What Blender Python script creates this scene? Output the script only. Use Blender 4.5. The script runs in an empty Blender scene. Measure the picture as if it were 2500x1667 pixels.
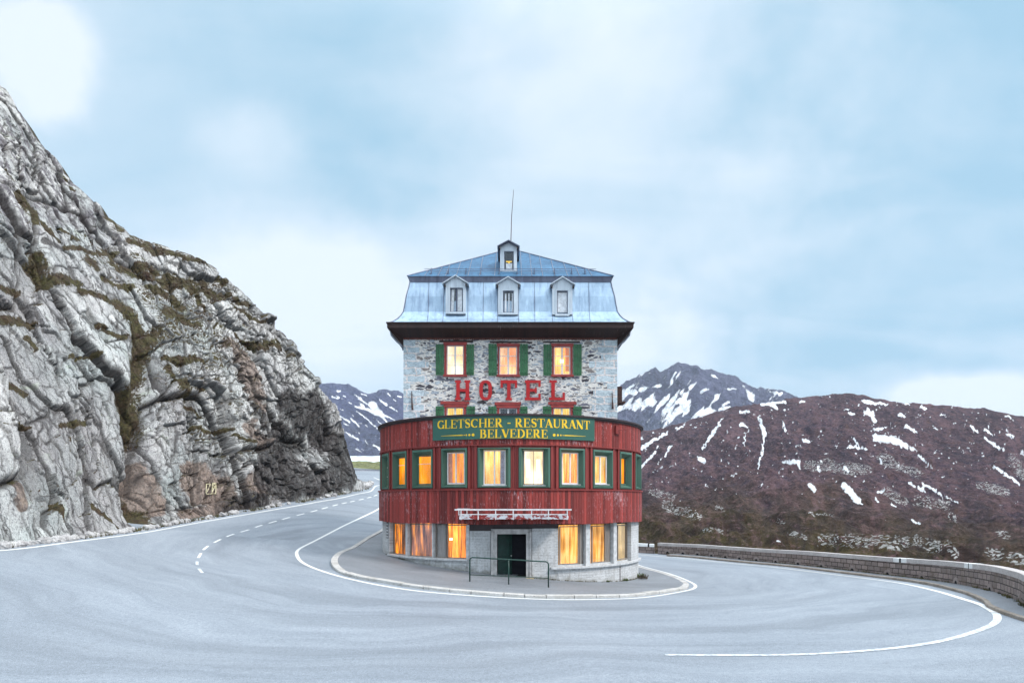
import bpy, math, random
import numpy as np
from math import sin, cos, pi, radians, atan2, hypot
random.seed(7); np.random.seed(7)

# ------------------------------------------------------------------ camera, light, exposure
SC = bpy.context.scene
F, CX, CY, H = 1667.0, 1250.0, 1225.0, 3.75       # focal length (px of the 2500 px wide view), horizon row, eye height
cd = bpy.data.cameras.new("camera"); cam = bpy.data.objects.new("camera", cd)
SC.collection.objects.link(cam); SC.camera = cam
cam.location = (0, 0, H); cam.rotation_euler = (radians(90), 0, 0)
cd.sensor_width = 36; cd.lens = 36 * F / 2500; cd.shift_y = (CY - 833.5) / 2500
cd.clip_start = 0.1; cd.clip_end = 40000
SC.view_settings.view_transform = 'Standard'; SC.view_settings.look = 'None'
SC.view_settings.exposure = 0.94; SC.view_settings.gamma = 1.0
SC.cycles.max_bounces = 6; SC.cycles.diffuse_bounces = 3; SC.cycles.glossy_bounces = 3
SC.cycles.transparent_max_bounces = 8; SC.cycles.volume_bounces = 0
SC.cycles.use_denoising = True

SUN_EL, SUN_AZ = radians(44), radians(112)         # azimuth clockwise from +Y: behind the camera, to the right
sd = bpy.data.lights.new("sun", 'SUN'); so = bpy.data.objects.new("sun", sd); SC.collection.objects.link(so)
sd.energy = 1.7; sd.angle = radians(12); sd.color = (1.0, 0.95, 0.9)
so.rotation_euler = (radians(90) - SUN_EL, 0, -SUN_AZ + pi)
so.rotation_euler = (pi/2 - SUN_EL, 0, pi - SUN_AZ)
so.location = (20, -20, 30)

# ------------------------------------------------------------------ node helper
class G:
    """tiny node-graph builder; values may be numbers, tuples or sockets"""
    def __init__(s, nt): s.nt = nt
    def __call__(s, typ, ins=None, out=0, **kw):
        n = s.nt.nodes.new(typ)
        for k, v in kw.items(): setattr(n, k, v)
        for k, v in (ins or {}).items():
            if v is None: continue
            sk = n.inputs[k]
            if isinstance(v, bpy.types.NodeSocket): s.nt.links.new(v, sk)
            else:
                if isinstance(v, tuple) and len(v) == 3 and sk.type == 'RGBA': v = v + (1,)
                sk.default_value = v
        return n.outputs[out]
    def m(s, op, a, b=None, c=None, clamp=False):
        return s('ShaderNodeMath', {0: a, 1: b, 2: c}, operation=op, use_clamp=clamp)
    def vm(s, op, a, b=None, out=0): return s('ShaderNodeVectorMath', {0: a, 1: b}, out=out, operation=op)
    def mix(s, f, a, b, bt='MIX'):
        n = s.nt.nodes.new('ShaderNodeMix'); n.data_type = 'RGBA'; n.blend_type = bt; n.clamp_factor = True
        for i, v in ((0, f), (6, a), (7, b)):
            if isinstance(v, bpy.types.NodeSocket): s.nt.links.new(v, n.inputs[i])
            else:
                if isinstance(v, tuple) and len(v) == 3: v = v + (1,)
                n.inputs[i].default_value = v
        return n.outputs[2]
    def ramp(s, f, stops, interp='LINEAR', out=0):
        n = s.nt.nodes.new('ShaderNodeValToRGB'); cr = n.color_ramp; cr.interpolation = interp
        while len(cr.elements) < len(stops): cr.elements.new(0.5)
        for e, (p, c) in zip(cr.elements, stops):
            e.position = p; e.color = (c, c, c, 1) if isinstance(c, (int, float)) else (tuple(c) + (1,))[:4]
        s.nt.links.new(f, n.inputs[0]); return n.outputs[out]
    def noise(s, v, scale, detail=4, rough=0.55, dist=0.0, out=0, ntype='FBM'):
        return s('ShaderNodeTexNoise', {'Vector': v, 'Scale': scale, 'Detail': detail, 'Roughness': rough, 'Distortion': dist}, out=out, noise_type=ntype)
    def map(s, v, scale=(1, 1, 1), rot=(0, 0, 0), loc=(0, 0, 0)):
        return s('ShaderNodeMapping', {'Vector': v, 'Scale': scale, 'Rotation': rot, 'Location': loc})
    def obj(s): return s('ShaderNodeTexCoord', out=3)
    def uv(s): return s('ShaderNodeTexCoord', out=2)
    def pos(s): return s('ShaderNodeNewGeometry', out=0)
    def attr(s, n): return s('ShaderNodeAttribute', out=2, attribute_name=n)
    def sep(s, v): 
        n = s.nt.nodes.new('ShaderNodeSeparateXYZ'); s.nt.links.new(v, n.inputs[0]); return n.outputs[0], n.outputs[1], n.outputs[2]
    def comb(s, x, y, z): return s('ShaderNodeCombineXYZ', {0: x, 1: y, 2: z})
    def vor(s, v, scale, feature='F1', rnd=1.0, out=0):
        return s('ShaderNodeTexVoronoi', {'Vector': v, 'Scale': scale, 'Randomness': rnd}, out=out, feature=feature)
    def bump(s, h, strength=0.3, dist=0.02, nrm=None):
        return s('ShaderNodeBump', {'Height': h, 'Strength': strength, 'Distance': dist, 'Normal': nrm})

def newmat(name):
    m = bpy.data.materials.new(name); m.use_nodes = True; m.node_tree.nodes.clear(); return m, G(m.node_tree)
def finish(m, g, sh):
    o = g.nt.nodes.new('ShaderNodeOutputMaterial'); g.nt.links.new(sh, o.inputs[0]); return m
def bsdf(g, col, rough=0.7, nrm=None, metal=0.0, spec=0.4):
    return g('ShaderNodeBsdfPrincipled', {'Base Color': col, 'Roughness': rough, 'Metallic': metal, 'Normal': nrm, 'Specular IOR Level': spec})
def simple(name, col, rough=0.6, metal=0.0, var=0.25, scale=6.0, bs=0.2, stretch=(1, 1, 1), bd=0.01):
    m, g = newmat(name); v = g.map(g.obj(), scale=stretch)
    n = g.noise(v, scale, 5); n2 = g.noise(v, scale * 7, 3)
    a = tuple(c * (1 - var) for c in col); b = tuple(min(1, c * (1 + var)) for c in col)
    c = g.mix(g.ramp(n, [(0.3, 0.0), (0.7, 1.0)]), a, b)
    return finish(m, g, bsdf(g, c, rough, g.bump(n2, bs, bd), metal))

# ------------------------------------------------------------------ world: NISHITA sky under thin high cloud
def pdir(px, py):
    v = ((px - CX) / F, 1.0, (CY - py) / F); l = math.sqrt(sum(a * a for a in v)); return tuple(a / l for a in v)
W = bpy.data.worlds.new("World"); SC.world = W; W.use_nodes = True
W.node_tree.nodes.clear(); g = G(W.node_tree)
sky = g('ShaderNodeTexSky', sky_type='NISHITA', sun_disc=False, sun_elevation=SUN_EL, sun_rotation=SUN_AZ, altitude=2200.0, air_density=1.0, dust_density=0.6)
d = g.vm('NORMALIZE', g('ShaderNodeTexCoord', out=0))
dx, dy, dz = g.sep(d)
# cloud layer seen on a plane overhead so that it thins and streaks towards the horizon
zz = g.m('ADD', g.m('MAXIMUM', dz, 0.0), 0.22)
pl = g.comb(g.m('DIVIDE', dx, zz), g.m('DIVIDE', dy, zz), 0.0)
n1 = g.noise(g.map(pl, scale=(0.55, 0.8, 1), rot=(0, 0, 0.5), loc=(3.1, 1.7, 0)), 1.0, 4, 0.5, 0.3)
n2 = g.noise(g.map(pl, scale=(0.9, 1.9, 1), rot=(0, 0, -0.35), loc=(9.1, 4.7, 0)), 1.6, 5, 0.55, 0.6)
cl = g.m('ADD', g.m('MULTIPLY', n1, 0.55), g.m('MULTIPLY', n2, 0.45))
cov = g.ramp(cl, [(0.36, 0.0), (0.5, 0.45), (0.64, 1.0)])
def blob(px, py, rad, amp, sx=1.0):
    v = pdir(px, py); df = g.vm('SUBTRACT', d, v)
    n = g.vm('MULTIPLY', df, (1 / sx, 1 / sx, 1.0))
    n = g.vm('ADD', n, g.vm('MULTIPLY', g.vm('SUBTRACT', g.noise(d, 7.0, 4, 0.6, out=1), (0.5, 0.5, 0.5)), (rad * 1.1,) * 3))
    L = g.vm('LENGTH', n, out=1)
    r = g('ShaderNodeMapRange', {0: L, 1: rad, 2: 0.0, 3: 0.0, 4: amp}, interpolation_type='SMOOTHERSTEP')
    return r
bl = None
for b in [(90, 140, 0.085, 1.4), (620, 340, 0.07, 0.35, 1.6), (1330, 400, 0.36, 0.34, 1.5), (1620, 860, 0.3, 0.30, 1.6), (830, 880, 0.25, 0.5, 1.4), (1480, 880, 0.16, 0.6, 2.0), (250, 60, 0.35, 0.12, 1.5),
          (2400, 975, 0.05, 2.2, 3.0), (2150, 420, 0.22, 0.2, 1.7), (650, 640, 0.18, 0.5, 1.5)]:
    q = blob(*b); bl = q if bl is None else g.m('ADD', bl, q)
dk = None
for b in [(2350, 120, 0.32, 0.45, 1.4), (880, 230, 0.22, 0.35, 1.5), (2100, 700, 0.2, 0.3, 2.0), (560, 560, 0.12, 0.2, 1.5)]:
    q = blob(*b); dk = q if dk is None else g.m('ADD', dk, q)
f = g.m('SUBTRACT', g.m('ADD', g.m('MULTIPLY', cov, 0.78), bl), dk, clamp=True)
clouds = g.mix(f, (4.0, 6.5, 8.3), (8.9, 9.9, 10.9))
# the cloud sheet overhead and behind the camera is whitened so that its light falls neutral
thin = g.mix(0.86, sky, clouds)
# overcast brighter overhead and behind, boosted out of view to light the ground
up = g('ShaderNodeMapRange', {0: dz, 1: 0.55, 2: 0.95, 3: 1.0, 4: 3.3}, interpolation_type='SMOOTHSTEP')
bk = g('ShaderNodeMapRange', {0: g.m('SUBTRACT', g.m('MULTIPLY', dx, 0.35), dy), 1: 0.0, 2: 1.0, 3: 1.0, 4: 1.5}, interpolation_type='SMOOTHSTEP')
gd = g('ShaderNodeMapRange', {0: dz, 1: -0.15, 2: 0.0, 3: 0.35, 4: 1.0})
br = g.m('MULTIPLY', g.m('MULTIPLY', up, bk), gd)
wh = g('ShaderNodeMapRange', {0: g.m('MULTIPLY', up, bk), 1: 1.0, 2: 2.0, 3: 0.0, 4: 0.8})
thin = g.mix(wh, thin, (7.4, 7.8, 8.3))
colr = g('ShaderNodeVectorMath', {0: thin, 'Scale': br}, operation='SCALE')
bg = g('ShaderNodeBackground', {'Color': colr, 'Strength': 0.058})
wo = W.node_tree.nodes.new('ShaderNodeOutputWorld'); W.node_tree.links.new(bg, wo.inputs[0])

# ------------------------------------------------------------------ mesh helpers
def mesh_from(name, V, Fc, mat=None, smooth=False, uv=None, attrs=None):
    me = bpy.data.meshes.new(name)
    V = np.asarray(V, dtype=np.float32).reshape(-1, 3)
    if isinstance(Fc, np.ndarray):
        nf = len(Fc); k = Fc.shape[1]
        me.vertices.add(len(V)); me.vertices.foreach_set('co', V.ravel())
        me.loops.add(nf * k); me.loops.foreach_set('vertex_index', Fc.astype(np.int32).ravel())
        me.polygons.add(nf); me.polygons.foreach_set('loop_start', np.arange(0, nf * k, k, dtype=np.int32))
        me.update(calc_edges=True)
    else:
        me.from_pydata(V.tolist(), [], Fc); me.update()
    if smooth: me.polygons.foreach_set('use_smooth', np.ones(len(me.polygons), dtype=bool))
    if uv is not None:
        lv = np.zeros(len(me.loops), dtype=np.int32); me.loops.foreach_get('vertex_index', lv)
        ul = me.uv_layers.new(name='UVMap'); ul.data.foreach_set('uv', np.asarray(uv, dtype=np.float32)[lv].ravel())
    for k, a in (attrs or {}).items():
        at = me.attributes.new(k, 'FLOAT', 'POINT'); at.data.foreach_set('value', np.asarray(a, dtype=np.float32).ravel())
    if mat: me.materials.append(mat)
    return me
def wloc(o):
    x, y, z = 0, 0, 0
    while o is not None:
        x += o.location[0]; y += o.location[1]; z += o.location[2]; o = o.parent
    return np.array((x, y, z), dtype=np.float64)
def link(name, me, parent=None, label=None):
    o = bpy.data.objects.new(name, me); SC.collection.objects.link(o)
    if parent is not None: o.parent = parent
    if label: o['label'] = label
    return o
def tag(o, label=None, cat=None, group=None, kind=None):
    if label: o['label'] = label
    if cat: o['category'] = cat
    if group: o['group'] = group
    if kind: o['kind'] = kind
    return o
def empty(name, loc, label=None, cat=None, group=None):
    o = bpy.data.objects.new(name, None); SC.collection.objects.link(o); o.location = loc; o.empty_display_size = 0.3
    return tag(o, label, cat, group)
class MB:
    def __init__(s): s.v = []; s.f = []; s.u = []
    def add(s, vs, fs, us=None):
        b = len(s.v); s.v += [tuple(map(float, p)) for p in vs]; s.f += [tuple(i + b for i in q) for q in fs]
        s.u += us if us else [(p[0], p[2]) for p in vs]
    def box(s, x0, x1, y0, y1, z0, z1):
        s.add([(x0,y0,z0),(x1,y0,z0),(x1,y1,z0),(x0,y1,z0),(x0,y0,z1),(x1,y0,z1),(x1,y1,z1),(x0,y1,z1)],
              [(0,3,2,1),(4,5,6,7),(0,1,5,4),(1,2,6,5),(2,3,7,6),(3,0,4,7)])
    def hexa(s, p):   # 8 corners: bottom 4 then top 4, counter-clockwise from above
        s.add(p, [(0,3,2,1),(4,5,6,7),(0,1,5,4),(1,2,6,5),(2,3,7,6),(3,0,4,7)])
    def quad(s, a, b, c, d, us=None): s.add([a, b, c, d], [(0, 1, 2, 3)], us)
    def prism(s, poly, y0, y1):   # polygon in x,z extruded along y
        n = len(poly); vs = [(x, y0, z) for x, z in poly] + [(x, y1, z) for x, z in poly]
        fs = [tuple(range(n)), tuple(reversed(range(n, 2 * n)))] + [(i + n, (i + 1) % n + n, (i + 1) % n, i) for i in range(n)]
        s.add(vs, fs)
    def tube(s, pts, r, n=8, cap=True):
        pts = [np.array(p, float) for p in pts]; rings = []
        up = np.array((0, 0, 1.0)); prev = None
        for i, p in enumerate(pts):
            t = (pts[min(i + 1, len(pts) - 1)] - pts[max(i - 1, 0)]); t /= np.linalg.norm(t) + 1e-9
            if prev is None:
                a = np.cross(t, up if abs(t[2]) < 0.9 else np.array((1.0, 0, 0)))
            else: a = prev - t * np.dot(prev, t)
            a /= np.linalg.norm(a); prev = a; b = np.cross(t, a)
            rr = r[i] if isinstance(r, (list, tuple)) else r
            rings.append([tuple(p + rr * (a * cos(2*pi*k/n) + b * sin(2*pi*k/n))) for k in range(n)])
        vs = [q for R in rings for q in R]; fs = []
        for i in range(len(rings) - 1):
            for k in range(n):
                fs.append((i*n + k, i*n + (k+1) % n, (i+1)*n + (k+1) % n, (i+1)*n + k))
        if cap: fs.append(tuple(reversed(range(n)))); fs.append(tuple(range((len(rings)-1)*n, len(rings)*n)))
        s.add(vs, fs)
    def build(s, name, mat, parent=None, smooth=False, label=None):
        off = wloc(parent) if parent is not None else np.zeros(3)
        V = np.array(s.v) - off
        me = mesh_from(name, V, s.f, mat, smooth, uv=s.u)
        o = link(name, me, parent, label)
        return o

# ------------------------------------------------------------------ numpy noise
def _h(i, j, seed):
    n = (i.astype(np.int64) * 374761393 + j.astype(np.int64) * 668265263 + seed * 1442695041) & 0xffffffff
    n = ((n ^ (n >> 13)) * 1274126177) & 0xffffffff
    n = ((n ^ (n >> 15)) * 2246822519) & 0xffffffff
    return ((n ^ (n >> 16)) & 0xffffffff) / 4294967295.0
def vn(x, y, seed=0):
    xi = np.floor(x); yi = np.floor(y); fx = x - xi; fy = y - yi
    fx = fx*fx*fx*(fx*(fx*6-15)+10); fy = fy*fy*fy*(fy*(fy*6-15)+10)
    a = _h(xi, yi, seed); b = _h(xi+1, yi, seed); c = _h(xi, yi+1, seed); d_ = _h(xi+1, yi+1, seed)
    return (a*(1-fx)+b*fx)*(1-fy) + (c*(1-fx)+d_*fx)*fy
def fbm(x, y, oct=5, seed=0, gain=0.5):
    s = 0; a = 1; t = 0
    for k in range(oct):
        s = s + a * vn(x * 2**k + 13.7*k, y * 2**k + 7.3*k, seed + k); t += a; a *= gain
    return s / t * 2 - 1
def ridged(x, y, oct=5, seed=0):
    s = 0; a = 1; t = 0
    for k in range(oct):
        s = s + a * (1 - np.abs(vn(x * 2**k + 3.7*k, y * 2**k + 1.3*k, seed + k) * 2 - 1)); t += a; a *= 0.5
    return s / t
def worley(x, y, seed=0, jit=0.9):
    """F1, F2, cell random, two more randoms, offset to the cell point"""
    xi = np.floor(x); yi = np.floor(y)
    F1 = np.full(x.shape, 9.0); F2 = np.full(x.shape, 9.0); r = np.zeros(x.shape); r2 = np.zeros(x.shape); r3 = np.zeros(x.shape)
    ox = np.zeros(x.shape); oy = np.zeros(x.shape)
    for a in (-1, 0, 1):
        for b in (-1, 0, 1):
            cx = xi + a; cy = yi + b
            px = cx + 0.5 + jit*(_h(cx, cy, seed) - 0.5); py = cy + 0.5 + jit*(_h(cx, cy, seed+11) - 0.5)
            ddx = x - px; ddy = y - py; dd = .82*np.maximum(np.abs(ddx), np.abs(ddy)) + .18*np.sqrt(ddx*ddx + ddy*ddy)   # mostly square metric: blocky, straight-edged cells
            n = dd < F1
            F2 = np.where(n, F1, np.minimum(F2, dd))
            r = np.where(n, _h(cx, cy, seed+21), r); r2 = np.where(n, _h(cx, cy, seed+31), r2); r3 = np.where(n, _h(cx, cy, seed+41), r3)
            ox = np.where(n, ddx, ox); oy = np.where(n, ddy, oy); F1 = np.where(n, dd, F1)
    return F1, F2, r, r2, r3, ox, oy
def capdist(X, Y, caps):
    """signed (positive inside) distance, in units of local radius, to a union of tapered capsules"""
    best = np.full(X.shape, -9.0)
    for x1, y1, x2, y2, r1, r2 in caps:
        R = max(r1, r2) * 3 + 6
        m = (X > min(x1, x2) - R) & (X < max(x1, x2) + R) & (Y > min(y1, y2) - R) & (Y < max(y1, y2) + R)
        if not m.any(): continue
        x = X[m]; y = Y[m]; dx_ = x2 - x1; dy_ = y2 - y1; L = dx_*dx_ + dy_*dy_ + 1e-9
        t = np.clip(((x - x1)*dx_ + (y - y1)*dy_) / L, 0, 1)
        dd = np.hypot(x - x1 - t*dx_, y - y1 - t*dy_); rr = r1 + (r2 - r1)*t
        best[m] = np.maximum(best[m], 1 - dd / rr)
    return best
def gridfaces(nr, nc):
    i = np.arange(nr - 1)[:, None] * nc + np.arange(nc - 1)[None]
    return np.stack([i, i + 1, i + nc + 1, i + nc], -1).reshape(-1, 4)
HAZE = 0.0001
# ------------------------------------------------------------------ the lie of the land round the hairpin (metres): control points and a thin-plate surface
def pz(px, py, Y): return ((px-CX)/F*Y, Y, H+(CY-py)/F*Y)
_C = [(-7.7,40.4,.80),(-5.44,36.3,.50),(-.8,34,.0),(.83,34,-.15),(3.65,35.8,-.46),(7.5,40.4,-.73)]
_P = [(931,1294,55),(928,1239,70),(925,1206,80),(916,1183,90),(930,1155,106),(880,1160,103),(724,1351,38),(482,1368,35),(333,1295,42),(0,1337,31),(536,1259,52),(765,1219,66),(861,1200,78),(0,1667,16),(172,1316,36),
(1566,1354,62),(1697,1434,37),(1565,1387,48),(2438,1508,24),(2418,1452,32),(2500,1488,26.5),(2196,1582,19.3),(1602,1599,18.3),(2500,1667,15.5),(2358,1464,31),(2196,1424,38.5),(1873,1383,50),(1711,1367,57),(1711,1358,60),(1873,1375,54),(2196,1409,43),(1246,1457,29),(1250,1667,15.7),(600,1500,23.5),(250,1450,24.5),(2760,1667,15.5),(-300,1360,26)]
GP = np.array(_C + [pz(*p) for p in _P])
def _fit(p):
    n = len(p); X = p[:, :2] / 30.; d_ = np.linalg.norm(X[:, None] - X[None], axis=2)
    K = np.where(d_ > 0, d_*d_*np.log(np.maximum(d_, 1e-9)), 0) + 0.006*np.eye(n)
    A = np.zeros((n+3, n+3)); A[:n, :n] = K; A[:n, n] = 1; A[:n, n+1:] = X; A[n, :n] = 1; A[n+1:, :n] = X.T
    b = np.zeros(n+3); b[:n] = p[:, 2]; return np.linalg.solve(A, b)
GW = _fit(GP)
def gz(x, y):
    x = np.clip(np.asarray(x, float), -36, 32) / 30; y = np.clip(np.asarray(y, float), 2, 114) / 30
    r = GW[len(GP)] + GW[len(GP)+1]*x + GW[len(GP)+2]*y
    for i, (a, b, _) in enumerate(GP):
        d2 = (x - a/30)**2 + (y - b/30)**2
        r = r + GW[i]*.5*d2*np.log(np.maximum(d2, 1e-12))
    return r
_YY = np.arange(9, 125, .05)
def hit(px, py):
    f_ = H + (CY-py)/F*_YY - gz((px-CX)/F*_YY, _YY); k = np.where(f_ <= 0)[0]
    y = _YY[k[0]] if len(k) else 110.0
    return ((px-CX)/F*y, y)
def catmull(P, step=0.4, closed=False):
    P = np.array(P, float); n = len(P); out = []
    rng = range(n if closed else n - 1)
    for i in rng:
        p0 = P[(i-1) % n] if (closed or i > 0) else 2*P[0]-P[1]
        p1 = P[i]; p2 = P[(i+1) % n]; p3 = P[(i+2) % n] if (closed or i+2 < n) else 2*P[-1]-P[-2]
        m = max(2, int(np.linalg.norm(p2-p1)/step*2))
        for t in np.arange(m)/m:
            out.append(.5*((2*p1)+(-p0+p2)*t+(2*p0-5*p1+4*p2-p3)*t*t+(-p0+3*p1-3*p2+p3)*t**3))
    if not closed: out.append(P[-1])
    out = np.array(out)
    if closed: out = np.vstack([out, out[:1]])
    s = np.r_[0, np.cumsum(np.linalg.norm(np.diff(out, axis=0), axis=1))]
    q = np.arange(0, s[-1], step); q = np.r_[q, s[-1]]
    return np.c_[np.interp(q, s, out[:, 0]), np.interp(q, s, out[:, 1])]
def smooth(P, it=8):
    P = P.copy()
    for _ in range(it): P[1:-1] = .25*P[:-2]+.5*P[1:-1]+.25*P[2:]
    return P
def normals(P):
    t = np.gradient(P, axis=0); t /= np.linalg.norm(t, axis=1)[:, None] + 1e-9
    return np.c_[-t[:, 1], t[:, 0]]          # left of the direction of travel
def arclen(P): return np.r_[0, np.cumsum(np.linalg.norm(np.diff(P, axis=0), axis=1))]
def at_s(P, S, s):
    return np.array((np.interp(s, S, P[:, 0]), np.interp(s, S, P[:, 1])))

KERB = smooth(catmull([(-12.2,72),(-11.3,62)] + [hit(*p) for p in [(931,1294),(893,1316),(854,1341),(823,1352.5),(808,1370),(809,1383),(823,1397),(849,1407),(882,1415),(925,1421),(1000,1434),(1112,1447),(1240,1457),(1355,1461),(1491,1459),(1567,1455),(1669,1440),(1681,1434),(1677,1424),(1628,1404),(1565,1387)]] + [(8.9,56),(8.6,63)], .25), 10)
LINE_IN = smooth(catmull([(-15.6,84)] + [hit(*p) for p in [(928,1239),(834,1286),(757,1326),(729,1341),(724,1351),(732,1368),(757,1383),(808,1401),(885,1421),(999.5,1440.6),(1110,1451),(1220,1458.5),(1330,1463),(1424,1464),(1567,1459),(1669,1443),(1697,1434),(1689,1422),(1628,1398),(1562,1380)]] + [(9.1,58)], .25), 10)
LINE_OUT = smooth(catmull([(8.5,62.5)] + [hit(*p) for p in [(1566,1354),(1711,1366.5),(1873,1383),(2034,1402),(2196,1423),(2358,1464),(2418,1488),(2436,1508),(2418,1528),(2317,1561),(2196,1581),(2034,1594),(1873,1600),(1602,1599)]], .25), 14)
DASH = smooth(catmull([(-20,100),(-16.6,92)] + [hit(*p) for p in [(925,1206),(859,1224),(783,1243),(706,1263),(642,1281),(604,1294),(566,1305),(527,1322),(502,1337),(490.5,1351),(481.6,1368),(483,1383),(497,1401),(522,1419),(578,1437),(680,1452)]], .2), 10)
CLIFFB = [(-600,1372),(-300,1358),(0,1337),(172,1316),(333,1295),(536,1259),(765,1219),(861,1200),(899,1192)]
LINE_CL = smooth(catmull([hit(px+6, py+7) for px, py in CLIFFB[1:]] + [hit(918,1186),(-17.2,94),(-20.5,101)], .3), 10)
WALL = smooth(catmull([(13.4,62.8),(16.4,60.0),(19.9,54.2),(22.4,48),(23.9,43),(24.2,38.5),(23.1,33.0),(21.6,29.2),(19.9,26.3),(18.5,22.3),(17.6,15)], .25), 6)

# ---- materials of the ground
def asphalt(name, a, b, seed=0.0, swirl=True):
    m, g = newmat(name); p = g.obj(); x, y, z = g.sep(p)
    # tyre-polished bands run round the bend: distance from the middle of the hairpin
    wob = g.noise(p, 0.08, 3, 0.5)
    r = g.vm('LENGTH', g.vm('MULTIPLY', g.vm('SUBTRACT', p, (0.0, 44.0, 0.0)), (0.8, 1.0, 0.0)), out=1)
    ang = g.m('ARCTAN2', g.m('SUBTRACT', y, 44.0), x)
    pol = g.comb(g.m('ADD', g.m('MULTIPLY', r, 0.75), g.m('MULTIPLY', wob, 6.0)), g.m('MULTIPLY', ang, 2.2), seed)
    st = g.noise(pol, 1.3, 5, 0.62, 0.25)
    st2 = g.noise(g.map(pol, scale=(3.2, 0.8, 1)), 1.6, 4, 0.6)
    bigp = g.noise(p, 0.13, 4, 0.55)
    f = g.m('ADD', g.m('MULTIPLY', g.ramp(st, [(0.33, 0.0), (0.68, 1.0)]), 0.5), g.m('MULTIPLY', g.ramp(st2, [(0.35, 0.0), (0.65, 1.0)]), 0.2))
    f = g.m('ADD', f, g.m('MULTIPLY', g.ramp(bigp, [(0.35, 0.0), (0.65, 1.0)]), 0.3))
    c = g.mix(f, a, b)
    mid = g.noise(p, 9.0, 5, .75)
    c = g.mix(g.m('MULTIPLY', g.ramp(mid, [(.36, 1), (.5, 0)]), .38), c, tuple(q*.62 for q in a)); c = g.mix(g.m('MULTIPLY', g.ramp(mid, [(.54, 0), (.68, 1)]), .3), c, tuple(q*1.25 for q in b))
    oil = g.noise(g.map(pol, scale=(.55, .35, 1)), 1.0, 4, .6)
    c = g.mix(g.m('MULTIPLY', g.ramp(oil, [(.49, 0), (.64, 1)]), .42), c, tuple(q*.6 for q in a))
    fine = g.noise(p, 38.0, 3, 0.8); grit = g.vor(p, 55.0)
    c = g.mix(g.m('MULTIPLY', g.ramp(fine, [(0.38, 1.0), (0.5, 0.0)]), 0.5), c, tuple(q*0.42 for q in a))
    c = g.mix(g.m('MULTIPLY', g.ramp(fine, [(0.54, 0.0), (0.64, 1.0)]), 0.4), c, tuple(min(1, q*1.6) for q in b))
    # tar-filled cracks
    cr = g.vor(g.vm('ADD', g.map(p, scale=(0.11, 0.16, 1)), g.vm('MULTIPLY', g.noise(p, 0.5, 4, 0.6, out=1), (0.35, 0.35, 0))), 1.0, feature='DISTANCE_TO_EDGE')
    c = g.mix(g.m('MULTIPLY', g.ramp(cr, [(0.0, 1.0), (0.003, 0.0)]), 0.13), c, (0.1, 0.1, 0.105))
    nb = g.bump(g.m('ADD', fine, g.m('MULTIPLY', grit, 0.6)), 0.5, 0.012)
    return finish(m, g, bsdf(g, c, 0.62, nb, 0, 0.5))
M = {}
M['road'] = asphalt('road', (0.165, 0.192, 0.225), (0.305, 0.340, 0.380))
M['pavement'] = asphalt('pavement', (0.145, 0.155, 0.17), (0.235, 0.25, 0.27), 4.0)
def paint(name, col, wear=0.5):
    m, g = newmat(name); p = g.obj(); n = g.noise(p, 5.0, 6, 0.75); n2 = g.noise(p, 30.0, 4, 0.7)
    f = g.ramp(g.m('ADD', g.m('MULTIPLY', n, 0.6), g.m('MULTIPLY', n2, 0.4)), [(wear - 0.08, 1.0), (wear, 0.0)])
    c = g.mix(f, col, (0.34, 0.37, 0.41))
    return finish(m, g, bsdf(g, c, 0.55, g.bump(n2, 0.3, 0.005)))
M['line'] = paint('line_paint', (0.70, 0.70, 0.68), 0.455)
M['line_worn'] = paint('worn_line_paint', (0.68, 0.70, 0.70), 0.53)
M['dash'] = paint('worn_dash_paint', (0.76, 0.77, 0.76), 0.47)
def granite(name, a, b, edge=(0.12, 0.1, 0.09), sc=1.0):
    m, g = newmat(name); p = g.obj()
    n = g.noise(p, 1.5*sc, 4, 0.6); s1 = g.noise(p, 22*sc, 4, 0.8)
    c = g.mix(g.ramp(n, [(0.35, 0), (0.65, 1)]), a, b)
    c = g.mix(g.m('MULTIPLY', g.ramp(s1, [(0.36, 1), (0.47, 0)]), 0.75), c, edge)
    c = g.mix(g.m('MULTIPLY', g.ramp(s1, [(0.58, 0), (0.68, 1)]), 0.5), c, (0.7, 0.7, 0.7))
    return finish(m, g, bsdf(g, c, 0.85, g.bump(s1, 0.8, 0.03)))
M['kerb'] = granite('kerb_granite', (0.40, 0.385, 0.36), (0.54, 0.53, 0.51))
M['kerb_dark'] = granite('brown_kerb', (0.22, 0.18, 0.14), (0.32, 0.28, 0.24))

# ---- road sheet
def inpoly(x, y, P):
    c = np.zeros(x.shape, bool); n = len(P); j = n - 1
    for i in range(n):
        xi, yi = P[i]; xj, yj = P[j]
        k = ((yi > y) != (yj > y)) & (x < (xj-xi)*(y-yi)/(yj-yi+1e-12)+xi); c ^= k; j = i
    return c
gx = np.arange(-36, 28.01, .5); gy = np.arange(2, 112.01, .5)
X, Y = np.meshgrid(gx, gy); Z = gz(X, Y)
ROADP = np.array([(-36, 2), (17.6, 2), (17.6, 15)] + [tuple(p) for p in WALL[::-1][::6]] + [(13.4, 63.2), (6.5, 65), (0, 72), (-8, 88), (-10, 112), (-36, 112)])
Fq = gridfaces(len(gy), len(gx)); cxm = X.ravel()[Fq].mean(1); cym = Y.ravel()[Fq].mean(1)
keep = inpoly(cxm, cym, ROADP)
me = mesh_from('road', np.c_[X.ravel(), Y.ravel(), Z.ravel()], Fq[keep], M['road'], True)
tag(link('road', me), kind='structure', label='pale blue grey asphalt road bending round the hotel')

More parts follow.
